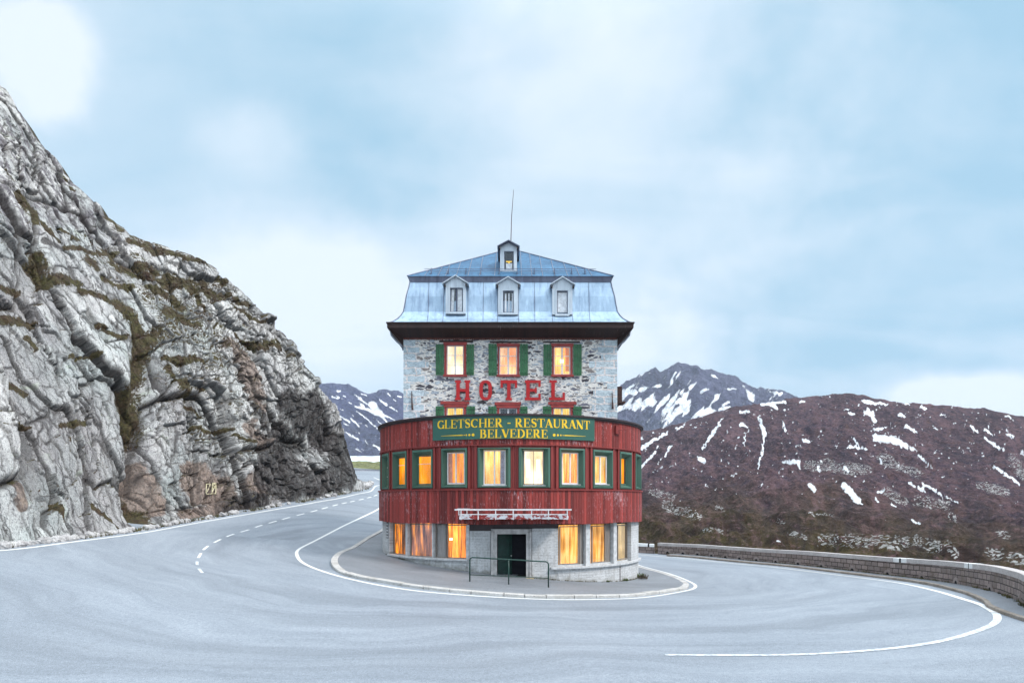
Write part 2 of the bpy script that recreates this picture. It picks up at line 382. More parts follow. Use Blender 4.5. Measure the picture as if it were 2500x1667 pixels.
def strip(name, P, w, mat, lift=0.012, s0=0, s1=1e9, wfun=None, step=.25, mb=None):
    S = arclen(P); q = np.arange(max(s0, 0), min(s1, S[-1]) + 1e-6, step)
    if len(q) < 2: return None
    C = np.c_[np.interp(q, S, P[:, 0]), np.interp(q, S, P[:, 1])]; N = normals(C)
    own = mb is None; mb = mb or MB()
    ww = np.array([wfun(t) if wfun else w for t in q])
    A = C + N*ww[:, None]/2; B = C - N*ww[:, None]/2
    vs = []; 
    for a, b in zip(A, B):
        m_ = (a+b)/2
        vs += [(a[0], a[1], float(gz(*a)) + lift), (m_[0], m_[1], float(gz(*m_)) + lift), (b[0], b[1], float(gz(*b)) + lift)]
    fs = []
    for i in range(len(q)-1):
        for k in (0, 1): fs.append((3*i+k, 3*i+3+k, 3*i+4+k, 3*i+1+k))
    fs = [tuple(reversed(f_)) for f_ in fs]
    mb.add(vs, fs)
    if own:
        o = mb.build(name, mat); return tag(o, kind='structure')
tag(strip('inner_road_line', LINE_IN, .18, M['line']), label='solid white edge line curving round the hotel forecourt')
Lo = arclen(LINE_OUT)[-1]
tag(strip('outer_road_line', LINE_OUT, .24, M['line'], s1=Lo*0.72, wfun=lambda t: .16 + .13*math.exp(-((t-Lo*.66)/10)**2)), label='white edge line beside the stone parapet')
tag(strip('worn_road_line', LINE_OUT, .2, M['line_worn'], lift=.012, s0=Lo*0.72+.02, wfun=lambda t: .26 - .10*(t-Lo*.72)/(Lo*.28)), label='faded white line sweeping across the near bend')
tag(strip('cliff_road_line', LINE_CL, .16, M['line']), label='white edge line along the foot of the cliff')
mb = MB(); mw = MB(); S = arclen(DASH); s = 0.5; k = 0
while s < S[-1] - 5.5:
    ln = 1.45
    strip('', DASH, .135, None, s0=s, s1=s+ln, mb=mb if s < S[-1]-13 else mw, step=.24); s += ln + 1.2 + .15*sin(k*2.1); k += 1
tag(mb.build('centre_line_dashes', M['dash']), kind='structure', label='dashed white centre line climbing past the cliff')
tag(mw.build('faded_centre_dashes', M['line_worn']), kind='structure', label='faded dashes where the centre line dies out on the bend')

# ---- kerb stones
def blocks(mb, P, w, h, L, side=1, gap=.04, base=.35, jit=.012, tfun=None):
    """row of dressed stones along P; side=+1 puts the body to the left of the direction of travel"""
    S = arclen(P); s = 0; rnd = random.Random(5)
    while s < S[-1] - .1:
        l = min(L*(.75+.6*rnd.random()), S[-1]-s)
        n = max(2, int(l/.35)+1); q = np.linspace(s+gap/2, s+l-gap/2, n)
        C = np.array([at_s(P, S, t) for t in q]); N = normals(C)*side
        dz_ = (rnd.random()-.5)*jit*2; r_ = .025
        prof = [(0, -base), (0, h-r_+dz_), (r_, h+dz_), (w-r_*.5, h+dz_), (w, h-.01+dz_), (w, -base)]
        vs = []
        for c, nn in zip(C, N):
            zb = float(gz(*c))
            for a, b in prof: vs.append((c[0]+nn[0]*(a+dz_*.4), c[1]+nn[1]*(a+dz_*.4), zb+b))
        m_ = len(prof); fs = []
        for i in range(n-1):
            for k in range(m_-1): fs.append((i*m_+k, i*m_+k+1, (i+1)*m_+k+1, (i+1)*m_+k))
        fs += [tuple(range(m_)), tuple(range((n-1)*m_, n*m_))]
        mb.add(vs, fs); s += l
mb = MB(); blocks(mb, KERB, .34, .13, 1.15, side=1)
tag(mb.build('forecourt_kerb', M['kerb']), kind='structure', label='pale granite kerb stones edging the hotel forecourt')
# forecourt pavement: fan from inside the building out to the back of the kerb
N = normals(KERB); PB = KERB + N*.30
cen = np.array((0.0, 44.0)); nr = 16
ts = np.linspace(0.28, 1, nr); V = []
for p in PB:
    for t in ts:
        q = cen + (p-cen)*t; V.append((q[0], q[1], float(gz(*q)) + .118))
me = mesh_from('forecourt', V, gridfaces(len(PB), nr)[:, ::-1].copy(), M['pavement'], True)
tag(link('forecourt', me), kind='structure', label='grey asphalt forecourt round the foot of the hotel')

# ---- parapet walls
def masonry(name, a, b, mort, bw=.52, bh=.3, arch=False):
    m, g = newmat(name); u = g.uv(); ux, uy, _ = g.sep(u)
    wv = g.vm('MULTIPLY', g.vm('SUBTRACT', g.noise(u, 2.6, 3, out=1), (.5, .5, .5)), (.10, .05, 0))
    uu = g.vm('ADD', u, wv)
    br = g.nt.nodes.new('ShaderNodeTexBrick'); g.nt.links.new(uu, br.inputs['Vector'])
    br.inputs['Color1'].default_value = a + (1,); br.inputs['Color2'].default_value = b + (1,); br.inputs['Mortar'].default_value = mort + (1,)
    br.inputs['Scale'].default_value = 1; br.inputs['Mortar Size'].default_value = .026; br.inputs['Mortar Smooth'].default_value = .3
    br.inputs['Brick Width'].default_value = bw; br.inputs['Row Height'].default_value = bh; br.offset = .43; br.squash = 1.3; br.squash_frequency = 3
    n = g.noise(u, 14, 5, .75); n3 = g.noise(u, 1.2, 4, .6)
    c = g.mix(g.m('MULTIPLY', g.ramp(n, [(.35, 1), (.55, 0)]), .55), br.outputs[0], (.06, .045, .04))
    c = g.mix(g.m('MULTIPLY', g.ramp(n3, [(.45, 0), (.7, 1)]), .5), c, (.14, .10, .07))
    c = g.mix(g.m('MULTIPLY', g.ramp(n, [(.62, 0), (.72, 1)]), .4), c, (.5, .46, .44))
    hh = g.m('ADD', g.m('MULTIPLY', br.outputs[1], -.8), g.m('MULTIPLY', n, .7))
    return finish(m, g, bsdf(g, c, .9, g.bump(hh, .9, .04)))
M['wallstone'] = masonry('parapet_stone', (.36, .29, .265), (.22, .18, .165), (.035, .03, .027))
M['coping'] = granite('coping_granite', (.42, .385, .37), (.52, .49, .475))
M['white_stone'] = granite('whitewashed_stone', (.72, .73, .72), (.82, .83, .82), (.5, .5, .48))
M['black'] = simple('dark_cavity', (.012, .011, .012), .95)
M['arch'] = granite('arch_stone', (.25, .2, .18), (.33, .28, .26))

def parapet(P, hfun, label, paint_at=(), holes=(), name='stone_parapet_wall', white_end=None, capw=.5):
    S = arclen(P); N = normals(P)                        # road side is on the right of travel here
    root = empty(name, (float(P[0][0]), float(P[0][1]), float(gz(*P[0]))), label, 'wall')
    th = .46; nz = 7; V = []; U = []
    for i, (p, n_) in enumerate(zip(P, N)):
        h_ = hfun(S[i]/S[-1]) - .26; zb = float(gz(*p))
        for k in range(nz):
            z_ = zb - .3 + (h_ + .3)*k/(nz-1); bul = .018*float(fbm(np.array(S[i]*3.), np.array(z_*4.), 2, 3))
            V.append((p[0]-n_[0]*bul, p[1]-n_[1]*bul, z_)); U.append((S[i], z_-zb))
    for i, (p, n_) in enumerate(zip(P, N)):
        h_ = hfun(S[i]/S[-1]) - .26; zb = float(gz(*p))
        for k in range(2):
            z_ = h_ + zb if k else zb - 2.5
            V.append((p[0]+n_[0]*th, p[1]+n_[1]*th, z_)); U.append((S[i], z_-zb))
    n = len(P); Fs = [tuple(f_) for f_ in gridfaces(n, nz).tolist()]
    b0 = n*nz
    for i in range(n-1):
        Fs.append((b0+2*i, b0+2*i+1, b0+2*i+3, b0+2*i+2))
    Fs.append(tuple(range(0, nz)) + (b0+1, b0)); Fs.append(tuple(range((n-1)*nz, n*nz)) + (b0+2*n-1, b0+2*n-2))
    me = mesh_from('masonry', np.array(V)-wloc(root), Fs, M['wallstone'], False, uv=U); link('masonry', me, root)
    # coping course of separate stones
    mb = MB(); mw = MB(); s = 0; rnd = random.Random(3)
    def stone(m_, a, b, extra=0):
        q = np.linspace(a, b, max(2, int((b-a)/.4)+1)); vs = []
        dz_ = rnd.random()*.008
        for t in q:
            c = at_s(P, S, t); i = min(int(np.searchsorted(S, t)), n-1); n_ = N[i]
            zt = float(gz(*c)) + hfun(t/S[-1])
            for o_, z_ in ((-.03-extra, zt-.255), (-.03-extra, zt+dz_), (capw-.03, zt+dz_+extra), (capw-.03, zt-.255)):
                vs.append((c[0]+n_[0]*o_, c[1]+n_[1]*o_, z_))
        fs = []
        for i in range(len(q)-1):
            for k in range(4): fs.append((4*i+k, 4*i+(k+1) % 4, 4*i+4+(k+1) % 4, 4*i+4+k))
        fs += [(0, 1, 2, 3), tuple(range(4*len(q)-4, 4*len(q)))]
        m_.add(vs, fs)
    marks = sorted(paint_at)
    while s < S[-1] - .05:
        l = .55 + .75*rnd.random(); e = min(s+l, S[-1])
        hitm = [m_ for m_ in marks if m_[0]-.02 <= s < m_[1]]
        nxt = [m_ for m_ in marks if s < m_[0] < e]
        if hitm:
            a, b = hitm[0]; s = b
            w = (b-a)
            o = MB(); stone(o, a, a+w*.42, .006); o.build('white_coping_block', M['white_stone'], root)
            o = MB(); stone(o, a+w*.42, a+w*.58, -.02); o.build('black_coping_slot', M['black'], root)
            o = MB(); stone(o, a+w*.58, b, .006); o.build('white_coping_block', M['white_stone'], root)
            continue
        if nxt: e = nxt[0][0]
        stone(mb, s+.006, e-.006); s = e
    mb.build('coping', M['coping'], root)
    # relieving arches over the drain holes
    for t in holes:
        c = at_s(P, S, t); i = min(int(np.searchsorted(S, t)), n-1); n_ = N[i]; tg = np.array((n_[1], -n_[0])); zb = float(gz(*c))
        o = MB(); r0, r1 = .14, .31; K = 9
        for k in range(K):
            a0 = pi*(k+.06)/K; a1 = pi*(k+.94)/K
            p_ = [(r0*cos(a0), r0*sin(a0)), (r1*cos(a0), r1*sin(a0)), (r1*cos(a1), r1*sin(a1)), (r0*cos(a1), r0*sin(a1))]
            f0 = [(c[0]+tg[0]*u_-n_[0]*.035, c[1]+tg[1]*u_-n_[1]*.035, zb+.16+v_) for u_, v_ in p_]
            f1 = [(c[0]+tg[0]*u_+n_[0]*.1, c[1]+tg[1]*u_+n_[1]*.1, zb+.16+v_) for u_, v_ in p_]
            o.hexa(f0+f1)
        ar = o.build('drain_arch', M['arch'], root)
        o = MB(); pts = [(r0*.98*cos(pi*k/8), .16+r0*.98*sin(pi*k/8)) for k in range(9)] + [(-r0*.98, .08), (r0*.98, .08)]
        o.add([(c[0]+tg[0]*u_-n_[0]*.024, c[1]+tg[1]*u_-n_[1]*.024, zb+v_) for u_, v_ in pts], [tuple(range(len(pts)))])
        o.build('drain_opening', M['black'], ar)
    return root
def s_at_px(P, px):
    S = arclen(P); x = CX + F*P[:, 0]/P[:, 1]; k = int(np.argmin(np.abs(x-px))); return float(S[k])
hw = lambda t: 1.02 + .3*min(1, max(0, t)*1.6)
parapet(WALL[::-1] if False else WALL, hw, 'long curved stone parapet wall with coping on the outside of the bend',
        paint_at=[(s_at_px(WALL, 2180), s_at_px(WALL, 2180)+1.15), (s_at_px(WALL, 2357), s_at_px(WALL, 2357)+.95)],
        holes=[s_at_px(WALL, p) for p in (1632, 1667, 1703, 1738, 1770, 1806, 1847, 1897, 1948, 2007, 2079, 2166, 2253, 2337, 2417, 2490)])
W2 = smooth(catmull([(6.8, 64.6), (9.5, 64.0), (13.1, 62.95)], .25), 2)
L2 = arclen(W2)[-1]
parapet(W2, lambda t: .86, 'short lower stone parapet with a whitewashed end beside the hotel corner', paint_at=[(L2-2.2, L2-1.0), (L2-1.0, L2-.02)], holes=[L2-3.3])
# footway between wall and carriageway
Nw = normals(WALL); KW = WALL[6:] - Nw[6:]*1.25
mb = MB(); blocks(mb, KW, .2, .14, 1.3, side=1, jit=.008)
tag(mb.build('parapet_kerb', M['kerb_dark']), kind='structure', label='brown stone kerb in front of the long parapet wall')
V = []
for p, n_ in zip(WALL[6:], Nw[6:]):
    for t in np.linspace(0.04, 1.08, 5):
        q = p - n_*t; V.append((q[0], q[1], float(gz(*q)) + .127))
me = mesh_from('footway', V, gridfaces(len(WALL[6:]), 5), M['pavement'], True)
tag(link('footway', me), kind='structure', label='narrow raised footway along the parapet')
# ------------------------------------------------------------------ the open ground outside the road, out to the horizon
def axis(a, b, st, far, k=1.22):
    c = list(np.arange(a, b+.01, st)); s = st; x = b
    while x < far: s *= k; x += s; c.append(x)
    s = st; x = a
    while x > -far: s *= k; x -= s; c.insert(0, x)
    return np.array(c)
ax = axis(-44, 60, 2.0, 4000, 1.2); ay = axis(-24, 130, 2.0, 3800, 1.2)
X, Y = np.meshgrid(ax, ay)
def outside(X, Y):
    P = np.array(ROADP); d_ = np.full(X.shape, 1e9)
    for i in range(len(P)):
        a = P[i]; b = P[(i+1) % len(P)]; L = ((b-a)**2).sum()+1e-9
        t = np.clip(((X-a[0])*(b[0]-a[0])+(Y-a[1])*(b[1]-a[1]))/L, 0, 1)
        d_ = np.minimum(d_, np.hypot(X-a[0]-t*(b[0]-a[0]), Y-a[1]-t*(b[1]-a[1])))
    ins = inpoly(X, Y, P); return np.where(ins, 0, d_)
D = outside(X, Y)
Z = gz(X, Y) - .35 - np.minimum(D*.62 + np.maximum(D-1, 0)*.1, 42) + np.where(D > 6, fbm(X*.06, Y*.06, 4, 5)*np.minimum(D*.05, 3), 0)
Z = np.where(Z > 4, np.where(D > 3, 4, Z), Z)
def heath(name, sc=1.0):
    m, g = newmat(name); p = g.pos()
    n = g.noise(p, .12*sc, 5, .6); n2 = g.noise(p, 1.3*sc, 5, .7)
    c = g.mix(g.ramp(n, [(.35, 0), (.65, 1)]), (.085, .055, .04), (.11, .10, .045))
    c = g.mix(g.ramp(n2, [(.4, 0), (.7, 1)]), c, (.05, .035, .03))
    return finish(m, g, bsdf(g, c, .95, g.bump(n2, .8, .3)))
M['heath'] = heath('heath_ground')
me = mesh_from('ground', np.c_[X.ravel(), Y.ravel(), Z.ravel()], gridfaces(len(ay), len(ax)), M['heath'], True)
tag(link('ground', me), kind='structure', label='brown heath ground falling away outside the road')

# ------------------------------------------------------------------ mountains: each a height sheet from its foot to its ridge and over
def mountain(name, pxs, ridge, foot, Yf, Yr, mat, nt=260, nc=700, amp=1.0, nsc=1.0, caps=None, attrs_fun=None, label='', seed=0, prof=1.5, rough=1.0):
    """ridge: list of (px,py) ; foot: py of the foot ; Yf/Yr: distances (functions or numbers)"""
    P = np.linspace(pxs[0], pxs[1], nc); r = np.array(ridge, float)
    ry = np.interp(P, r[:, 0], r[:, 1]) + rough*(fbm(P*.06, P*0+seed, 5, seed+40, .6)*2.2)
    fy = np.interp(P, *zip(*foot)) if isinstance(foot, list) else np.full(nc, float(foot))
    yr = np.interp(P, *zip(*Yr)) if isinstance(Yr, list) else np.full(nc, float(Yr))
    yf = np.interp(P, *zip(*Yf)) if isinstance(Yf, list) else np.full(nc, float(Yf))
    T = np.r_[np.linspace(0, 1, nt), 1 + np.linspace(.03, 1.0, 24)]
    t = np.minimum(T, 1)[:, None]
    Yd = yf + (yr-yf)*t**prof
    py = fy + (ry-fy)*t
    Xw = (P[None]-CX)/F*Yd; Zw = H + (CY-py)/F*Yd; Yw = Yd.copy()
    over = np.maximum(T-1, 0)[:, None]                     # the far side falls away behind the ridge
    Yw = Yw + over*(yr-yf)*.8; Xw = Xw + (P[None]-CX)/F*over*(yr-yf)*.8
    Zw = Zw - over*(Zw[nt-1]-H)*.7
    S_ = float(np.mean(yr)); k = nsc*40/S_
    relief = (ridged(Xw*k*.55 + Zw*k*.25, Yw*k*.30, 6, seed)-.55)*1.2 + fbm(Xw*k*2.1 + Zw*k, Yw*k*1.2, 5, seed+9)*.45
    env = np.clip(T*6, 0, 1)[:, None]*(1 - .55*np.exp(-((T-1)/.05)**2))[:, None]
    Zw = Zw + relief*amp*S_*.012*env
    # ground-plane pixel position of each vertex, used only to lay the snow fields where they lie on the slope
    PXv = CX + Xw/Yw*F; PYv = CY - (Zw-H)/Yw*F
    at_ = attrs_fun(PXv, PYv, Xw, Yw, Zw, relief, T) if attrs_fun else {}
    V = np.c_[Xw.ravel(), Yw.ravel(), Zw.ravel()]
    me = mesh_from(name, V, gridfaces(len(T), nc)[:, ::-1].copy(), mat, True, attrs={k_: v_.ravel() for k_, v_ in at_.items()})
    su = np.repeat(((P-CX)/F*float(np.mean(yf)*.5+np.mean(yr)*.5))[None], len(T), 0)+Zw*.25; sv_ = np.sqrt((Yw-yf)**2+Zw**2)
    a_ = me.attributes.new('slopeuv', 'FLOAT_VECTOR', 'POINT'); a_.data.foreach_set('vector', np.stack([su, sv_, su*0], -1).astype(np.float32).ravel())
    return tag(link(name, me), kind='structure', label=label)

def hillmat(name, rock_a, rock_b, low_a, low_b, scale, rocks=True, snowcol=(.84, .86, .88)):
    m, g = newmat(name); p = g.pos(); sn = g.attr('snow'); ht = g.attr('height'); rk = g.attr('rocks')
    av = g.nt.nodes.new('ShaderNodeAttribute'); av.attribute_name = 'slopeuv'; sl = av.outputs[1]
    wsl = g.vm('ADD', sl, g.vm('MULTIPLY', g.vm('SUBTRACT', g.noise(sl, .12*scale, 4, .6, out=1), (.5, .5, .5)), (14/scale*.16, 14/scale*.16, 0)))
    gl = g.noise(g.map(wsl, scale=(1, .12, 1)), .42*scale, 6, .72); gl2 = g.noise(g.map(wsl, scale=(1, .22, 1)), 1.3*scale, 5, .75)
    n = g.noise(p, .55*scale, 6, .65); n2 = g.noise(p, 3.0*scale, 6, .75); n3 = g.noise(g.map(p, scale=(1, .4, .35)), 1.6*scale, 5, .7)
    hi = g.mix(g.ramp(n3, [(.35, 0), (.62, 1)]), rock_a, rock_b)
    lo = g.mix(g.ramp(n, [(.38, 0), (.6, 1)]), low_a, low_b)
    c = g.mix(g.ramp(g.m('ADD', ht, g.m('MULTIPLY', g.m('SUBTRACT', n, .5), .9)), [(.35, 0), (.7, 1)]), lo, hi)
    c = g.mix(g.m('MULTIPLY', g.ramp(gl, [(.36, 1), (.52, 0)]), .6), c, tuple(q*.35 for q in rock_a))
    c = g.mix(g.m('MULTIPLY', g.ramp(gl, [(.54, 0), (.68, 1)]), .5), c, tuple(min(1, q*1.9) for q in rock_b))
    c = g.mix(g.m('MULTIPLY', g.ramp(gl2, [(.56, 0), (.68, 1)]), .5), c, tuple(min(1, q*2.4) for q in low_a))
    c = g.mix(g.m('MULTIPLY', g.ramp(n2, [(.36, 1), (.5, 0)]), .6), c, tuple(q*.35 for q in low_a))
    c = g.mix(g.m('MULTIPLY', g.ramp(n2, [(.54, 0), (.68, 1)]), .5), c, tuple(min(1, q*2.2) for q in rock_b))
    if rocks:
        v = g.vor(g.vm('ADD', p, g.vm('MULTIPLY', g.noise(p, 1.2*scale, 3, out=1), (3/scale,)*3)), 3.2*scale)
        vm_ = g.ramp(v, [(.36, 1), (.48, 0)]); big = g.ramp(g.m('ADD', rk, g.m('MULTIPLY', g.m('SUBTRACT', n, .5), 1.2)), [(.45, 0), (.6, 1)])
        c = g.mix(g.m('MULTIPLY', vm_, big), c, g.mix(g.ramp(n2, [(.4, 0), (.6, 1)]), (.34, .34, .33), (.80, .80, .78)))
    sm = g.ramp(g.m('ADD', sn, g.m('MULTIPLY', g.m('SUBTRACT', n2, .5), .22)), [(.47, 0), (.53, 1)])
    c = g.mix(sm, c, g.mix(g.ramp(g.m('ADD', g.m('MULTIPLY', n2, .5), g.m('MULTIPLY', sn, .6)), [(.5, 0), (.75, 1)]), (.50, .50, .52), snowcol))
    h_ = g.m('MULTIPLY', g.m('ADD', n2, g.m('MULTIPLY', n3, .8)), g.m('SUBTRACT', 1.0, g.m('MULTIPLY', sm, .75)))
    return finish(m, g, bsdf(g, c, .95, g.bump(h_, .9, 1.6/scale), 0, .15))
M['near_hill'] = hillmat('heath_hill', (.060, .048, .078), (.175, .100, .108), (.064, .034, .022), (.105, .082, .022), .16)
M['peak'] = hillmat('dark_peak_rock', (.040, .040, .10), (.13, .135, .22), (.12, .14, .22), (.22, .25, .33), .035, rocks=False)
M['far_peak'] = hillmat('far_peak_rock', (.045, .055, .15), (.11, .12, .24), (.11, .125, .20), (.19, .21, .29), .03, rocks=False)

z5 = lambda L: [(1500+a/2.352, 860+b/2.352, 1500+c/2.352, 860+d_/2.352, e/2.352, f_/2.352) for a, b, c, d_, e, f_ in L]
HS = z5([(850,295,980,285,12,8),(905,300,935,325,12,5),(720,345,770,342,9,6),(1060,285,1095,280,5,4),(1430,280,1560,300,12,5),(1450,320,1495,390,8,14),(1440,345,1480,350,8,8),(1350,345,1375,355,7,5),(1640,355,1670,375,10,4),(1680,425,1740,460,10,5),(1495,445,1540,440,8,6),(1500,490,1600,500,18,22),(1600,500,1720,560,22,7),(1350,540,1450,555,8,6),(1370,490,1400,530,4,3),(1090,505,1120,515,10,6),(725,415,755,425,10,8),(830,370,860,470,5,13),(860,470,845,600,5,4),(840,600,825,670,6,4),(965,400,980,455,4,6),(600,420,540,500,8,8),(540,500,500,570,7,3),(620,380,590,410,5,4),(490,610,510,625,9,12),(300,460,155,550,5,9),(230,575,145,670,7,6),(330,540,250,640,5,3),(400,425,350,445,6,4),(970,630,1060,625,9,12),(1055,640,1070,670,8,5),(1165,660,1180,680,8,7),(1325,660,1345,685,12,7),(1120,765,1150,790,12,12),(1320,770,1400,850,18,16),(1400,850,1425,870,14,4),(1740,590,1830,665,7,3),(1690,745,1780,800,7,7),(1770,755,1900,830,8,7),(1900,830,1970,860,6,4),(1520,800,1550,800,9,6),(1500,840,1520,855,7,5),(2120,490,2240,565,8,7),(2050,430,2085,455,5,4),(2130,445,2180,475,7,4),(2260,470,2310,490,7,3),(2240,365,2280,375,7,5),(2180,655,2330,755,9,6),(1760,310,1790,325,8,5),(1660,297,1700,300,4,3),(1700,965,1760,985,5,3),(1590,870,1620,880,5,3),(940,1080,955,1085,7,5),(1840,435,1850,445,5,4),(750,480,745,540,5,3),(1530,610,1540,640,5,3),(2340,570,2352,580,9,9),(2430,420,2500,470,9,5),(2480,620,2560,700,12,6)])
HR = z5([(1120,650,1450,670,32,32),(1540,600,1600,640,34,30),(1620,650,1750,700,26,26),(1560,800,1660,850,28,28),(1740,850,1900,880,30,30),(1200,1075,1650,1090,34,40),(1700,1070,1850,1120,34,34),(1920,1110,1960,1160,30,30),(2160,1150,2340,1190,30,34),(930,960,980,980,14,10),(1000,1030,1090,1060,16,16),(300,880,480,940,30,22),(220,800,330,830,24,20),(590,890,620,900,14,10),(1930,940,1960,960,20,14),(2100,760,2240,800,26,30),(1240,640,1360,690,26,20),(2290,620,2352,700,30,30),(520,1010,640,1030,14,12),(2200,1030,2260,1050,16,16),(1120,920,1260,940,8,8)])
def hill_attrs(px, py, X, Y, Z, rel, T):
    w1 = fbm(px*.16, py*.16, 4, 31)*6; w2 = fbm(px*.16+50, py*.16, 4, 32)*6
    a = capdist(px+w1*.9, py+w2*.9, HS)
    a = np.maximum(a, (fbm(px*.13+py*.05, py*.16, 4, 37, .6)-.50-.25*np.clip((py-1150)/120, 0, 1))*3); b = capdist(px+w1, py+w2, HR)
    return {'snow': np.clip(a*.6+.56, 0, 1), 'rocks': np.clip(b*.7+.50, .1, 1),
            'height': np.clip(np.repeat(T[:, None], px.shape[1], 1)*1.15-.02+.12*fbm(px*.01, py*.01, 3, 77), 0, 1)}
HILL = [(900,1175),(1300,1115),(1480,1072),(1564,1055.6),(1628,1043),(1691,1023.7),(1776,998),(1853,983),(1938,970.5),(2010,966),(2065,961),(2116,968),(2160,977),(2223,985.4),(2308,989.7),(2393,1000),(2500,1013),(2700,1035),(3100,1090)]
mountain('heath_mountainside', (1150, 3050), HILL, [(1150,1330),(1700,1420),(2500,1560),(3050,1700)], [(1150,150),(1700,110),(2500,62),(3050,46)], [(1150,700),(2000,620),(3050,480)],
         M['near_hill'], nt=430, nc=1150, amp=.95, nsc=1.1, attrs_fun=hill_attrs, label='dark heather mountainside with scattered snow patches', seed=3, prof=1.7)

PS = z5([(20,240,110,230,18,13),(60,225,110,190,6,4),(130,280,250,290,20,30),(40,300,150,300,26,20),(250,290,380,280,26,28),(330,330,280,420,30,10),(400,250,420,300,24,18),(300,330,400,330,22,26),(460,360,540,340,22,13),(540,340,660,320,13,6),(430,200,470,170,10,7),(740,190,800,270,7,15),(560,130,600,150,7,5),(640,210,700,210,9,5),(350,110,320,180,6,5),(200,120,240,100,5,4),(150,220,260,190,8,6),(580,250,600,280,8,6),(500,220,540,210,8,5),(620,300,660,290,9,6),(-150,200,20,180,16,12),(-300,260,0,300,20,20),(0,330,120,310,18,14),(900,225,960,235,5,5)])
def peak_attrs(px, py, X, Y, Z, rel, T):
    w1 = fbm(px*.05, py*.05, 5, 41)*14; w2 = fbm(px*.05+50, py*.05, 5, 42)*14
    a = capdist(px+w1*.3, py+w2*.3, [(c_[0], c_[1], c_[2], c_[3], c_[4]*1.25, c_[5]*1.25) for c_ in PS])
    st = fbm((px*.8+py*.6)*.11, (-px*.6+py*.8)*.022, 5, 55, .6)         # streaks down the fall line
    a = np.clip(a, -1.2, .7) + st*1.9 - .12
    a = np.maximum(a, (st-.42)*2)
    return {'snow': np.clip(a*.6+.50, 0, 1), 'rocks': a*0, 'height': np.clip(np.repeat(T[:, None], px.shape[1], 1)*1.5-.15, 0, 1)}
PEAK = [(900,1010),(1100,1000),(1250,985),(1350,992),(1420,970),(1500,951),(1520,938),(1547,924),(1575,911),(1600,897.4),(1611,907),(1632,896),(1657,887.6),(1672,890),(1686,892),(1704,889),(1720,896),(1738,900),(1752,909),(1776,915),(1800,926),(1823,936.5),(1853,947),(1880,948),(1908,953.5),(1931,964),(1980,985),(2200,1020)]
mountain('snowy_rock_peak', (1150, 2150), PEAK, 1115, 1300, 2300, M['peak'], nt=300, nc=800, amp=1.0, nsc=1.6, attrs_fun=peak_attrs, label='jagged dark rock peak streaked with snow', seed=17, prof=1.3, rough=2.2)

z4 = lambda L: [(770+a/4.357, 900+b/4.357, 770+c/4.357, 900+d_/4.357, e/4.357, f_/4.357) for a, b, c, d_, e, f_ in L]
LS = z4([(240,235,260,240,14,10),(180,300,240,315,12,8),(420,400,520,420,10,12),(520,420,700,500,14,22),(600,380,690,470,40,30),(700,500,760,570,14,6),(690,340,760,380,8,14),(770,260,790,290,8,8),(800,410,870,450,10,6),(830,325,860,345,8,6),(440,450,690,660,6,7),(350,360,380,375,6,5),(380,535,460,600,12,8),(240,490,370,565,6,11),(310,665,460,750,7,11),(590,800,700,860,9,15),(620,520,730,610,5,4),(520,765,560,795,5,4),(390,490,410,500,5,5),(530,600,550,620,5,4),(300,285,320,295,6,5),(480,380,510,400,8,5),(190,370,230,390,5,4),(430,290,450,300,5,4),(870,290,920,300,6,6),(490,265,540,290,6,6)])
def left_attrs(px, py, X, Y, Z, rel, T):
    w1 = fbm(px*.12, py*.12, 4, 81)*5; w2 = fbm(px*.12+50, py*.12, 4, 82)*5
    a = capdist(px+w1*.6, py+w2*.6, LS)
    st = fbm((px*.5-py)*.16, (px+py*.6)*.03, 4, 95)
    a = np.maximum(a, (st-.42)*2.5)
    return {'snow': np.clip(a*.6+.48, 0, 1), 'rocks': a*0, 'height': np.clip(np.repeat(T[:, None], px.shape[1], 1)*1.25-.1, 0, 1)}
LMT = [(300,990),(500,960),(700,938),(774,938),(797,935),(818,938),(849,939),(871,947),(896,962),(905,961),(917,957),(926,950.5),(944,951),(956,957),(972,953),(984,961),(1020,975),(1100,985),(1300,1000)]
mountain('distant_snowy_range', (420, 1200), LMT, 1116, 900, 2600, M['far_peak'], nt=260, nc=700, amp=.8, nsc=1.6, attrs_fun=left_attrs, label='distant blue mountain range with snow gullies', seed=29, prof=1.2)
# snow-covered valley floor and the heath bank beyond the far guard rail
def sheet(name, pxs, rows, mat, nc=160, sub=10, amp=.2, label=''):
    P = np.linspace(pxs[0], pxs[1], nc); V = []; R = []
    for i in range(len(rows)-1):
        for t in np.arange(sub)/sub: R.append([rows[i][k]+(rows[i+1][k]-rows[i][k])*t for k in (0, 1)])
    R.append(rows[-1])
    R = np.array(R, float); Yw = np.repeat(R[:, 1][:, None], nc, 1); Xw = (P[None]-CX)/F*Yw
    Zw = H + (CY-R[:, 0][:, None])/F*Yw + fbm(Xw*.25, Yw*.25, 4, 61)*amp
    me = mesh_from(name, np.c_[Xw.ravel(), Yw.ravel(), Zw.ravel()], gridfaces(len(R), nc)[:, ::-1].copy(), mat, True)
    return tag(link(name, me), kind='structure', label=label)
m_, g = newmat('valley_snow'); n = g.noise(g.pos(), .08, 5, .6)
M['snow'] = finish(m_, g, bsdf(g, g.mix(g.ramp(n, [(.35, 0), (.6, 1)]), (.50, .56, .60), (.66, .70, .73)), .8))
m_, g = newmat('bank_grass'); p = g.pos(); n = g.noise(p, .9, 5, .75); n2 = g.noise(p, 3.5, 4, .8)
c = g.mix(g.ramp(n, [(.4, 0), (.6, 1)]), (.06, .07, .025), (.20, .21, .08)); c = g.mix(g.ramp(n2, [(.5, 0), (.75, 1)]), c, (.33, .32, .2))
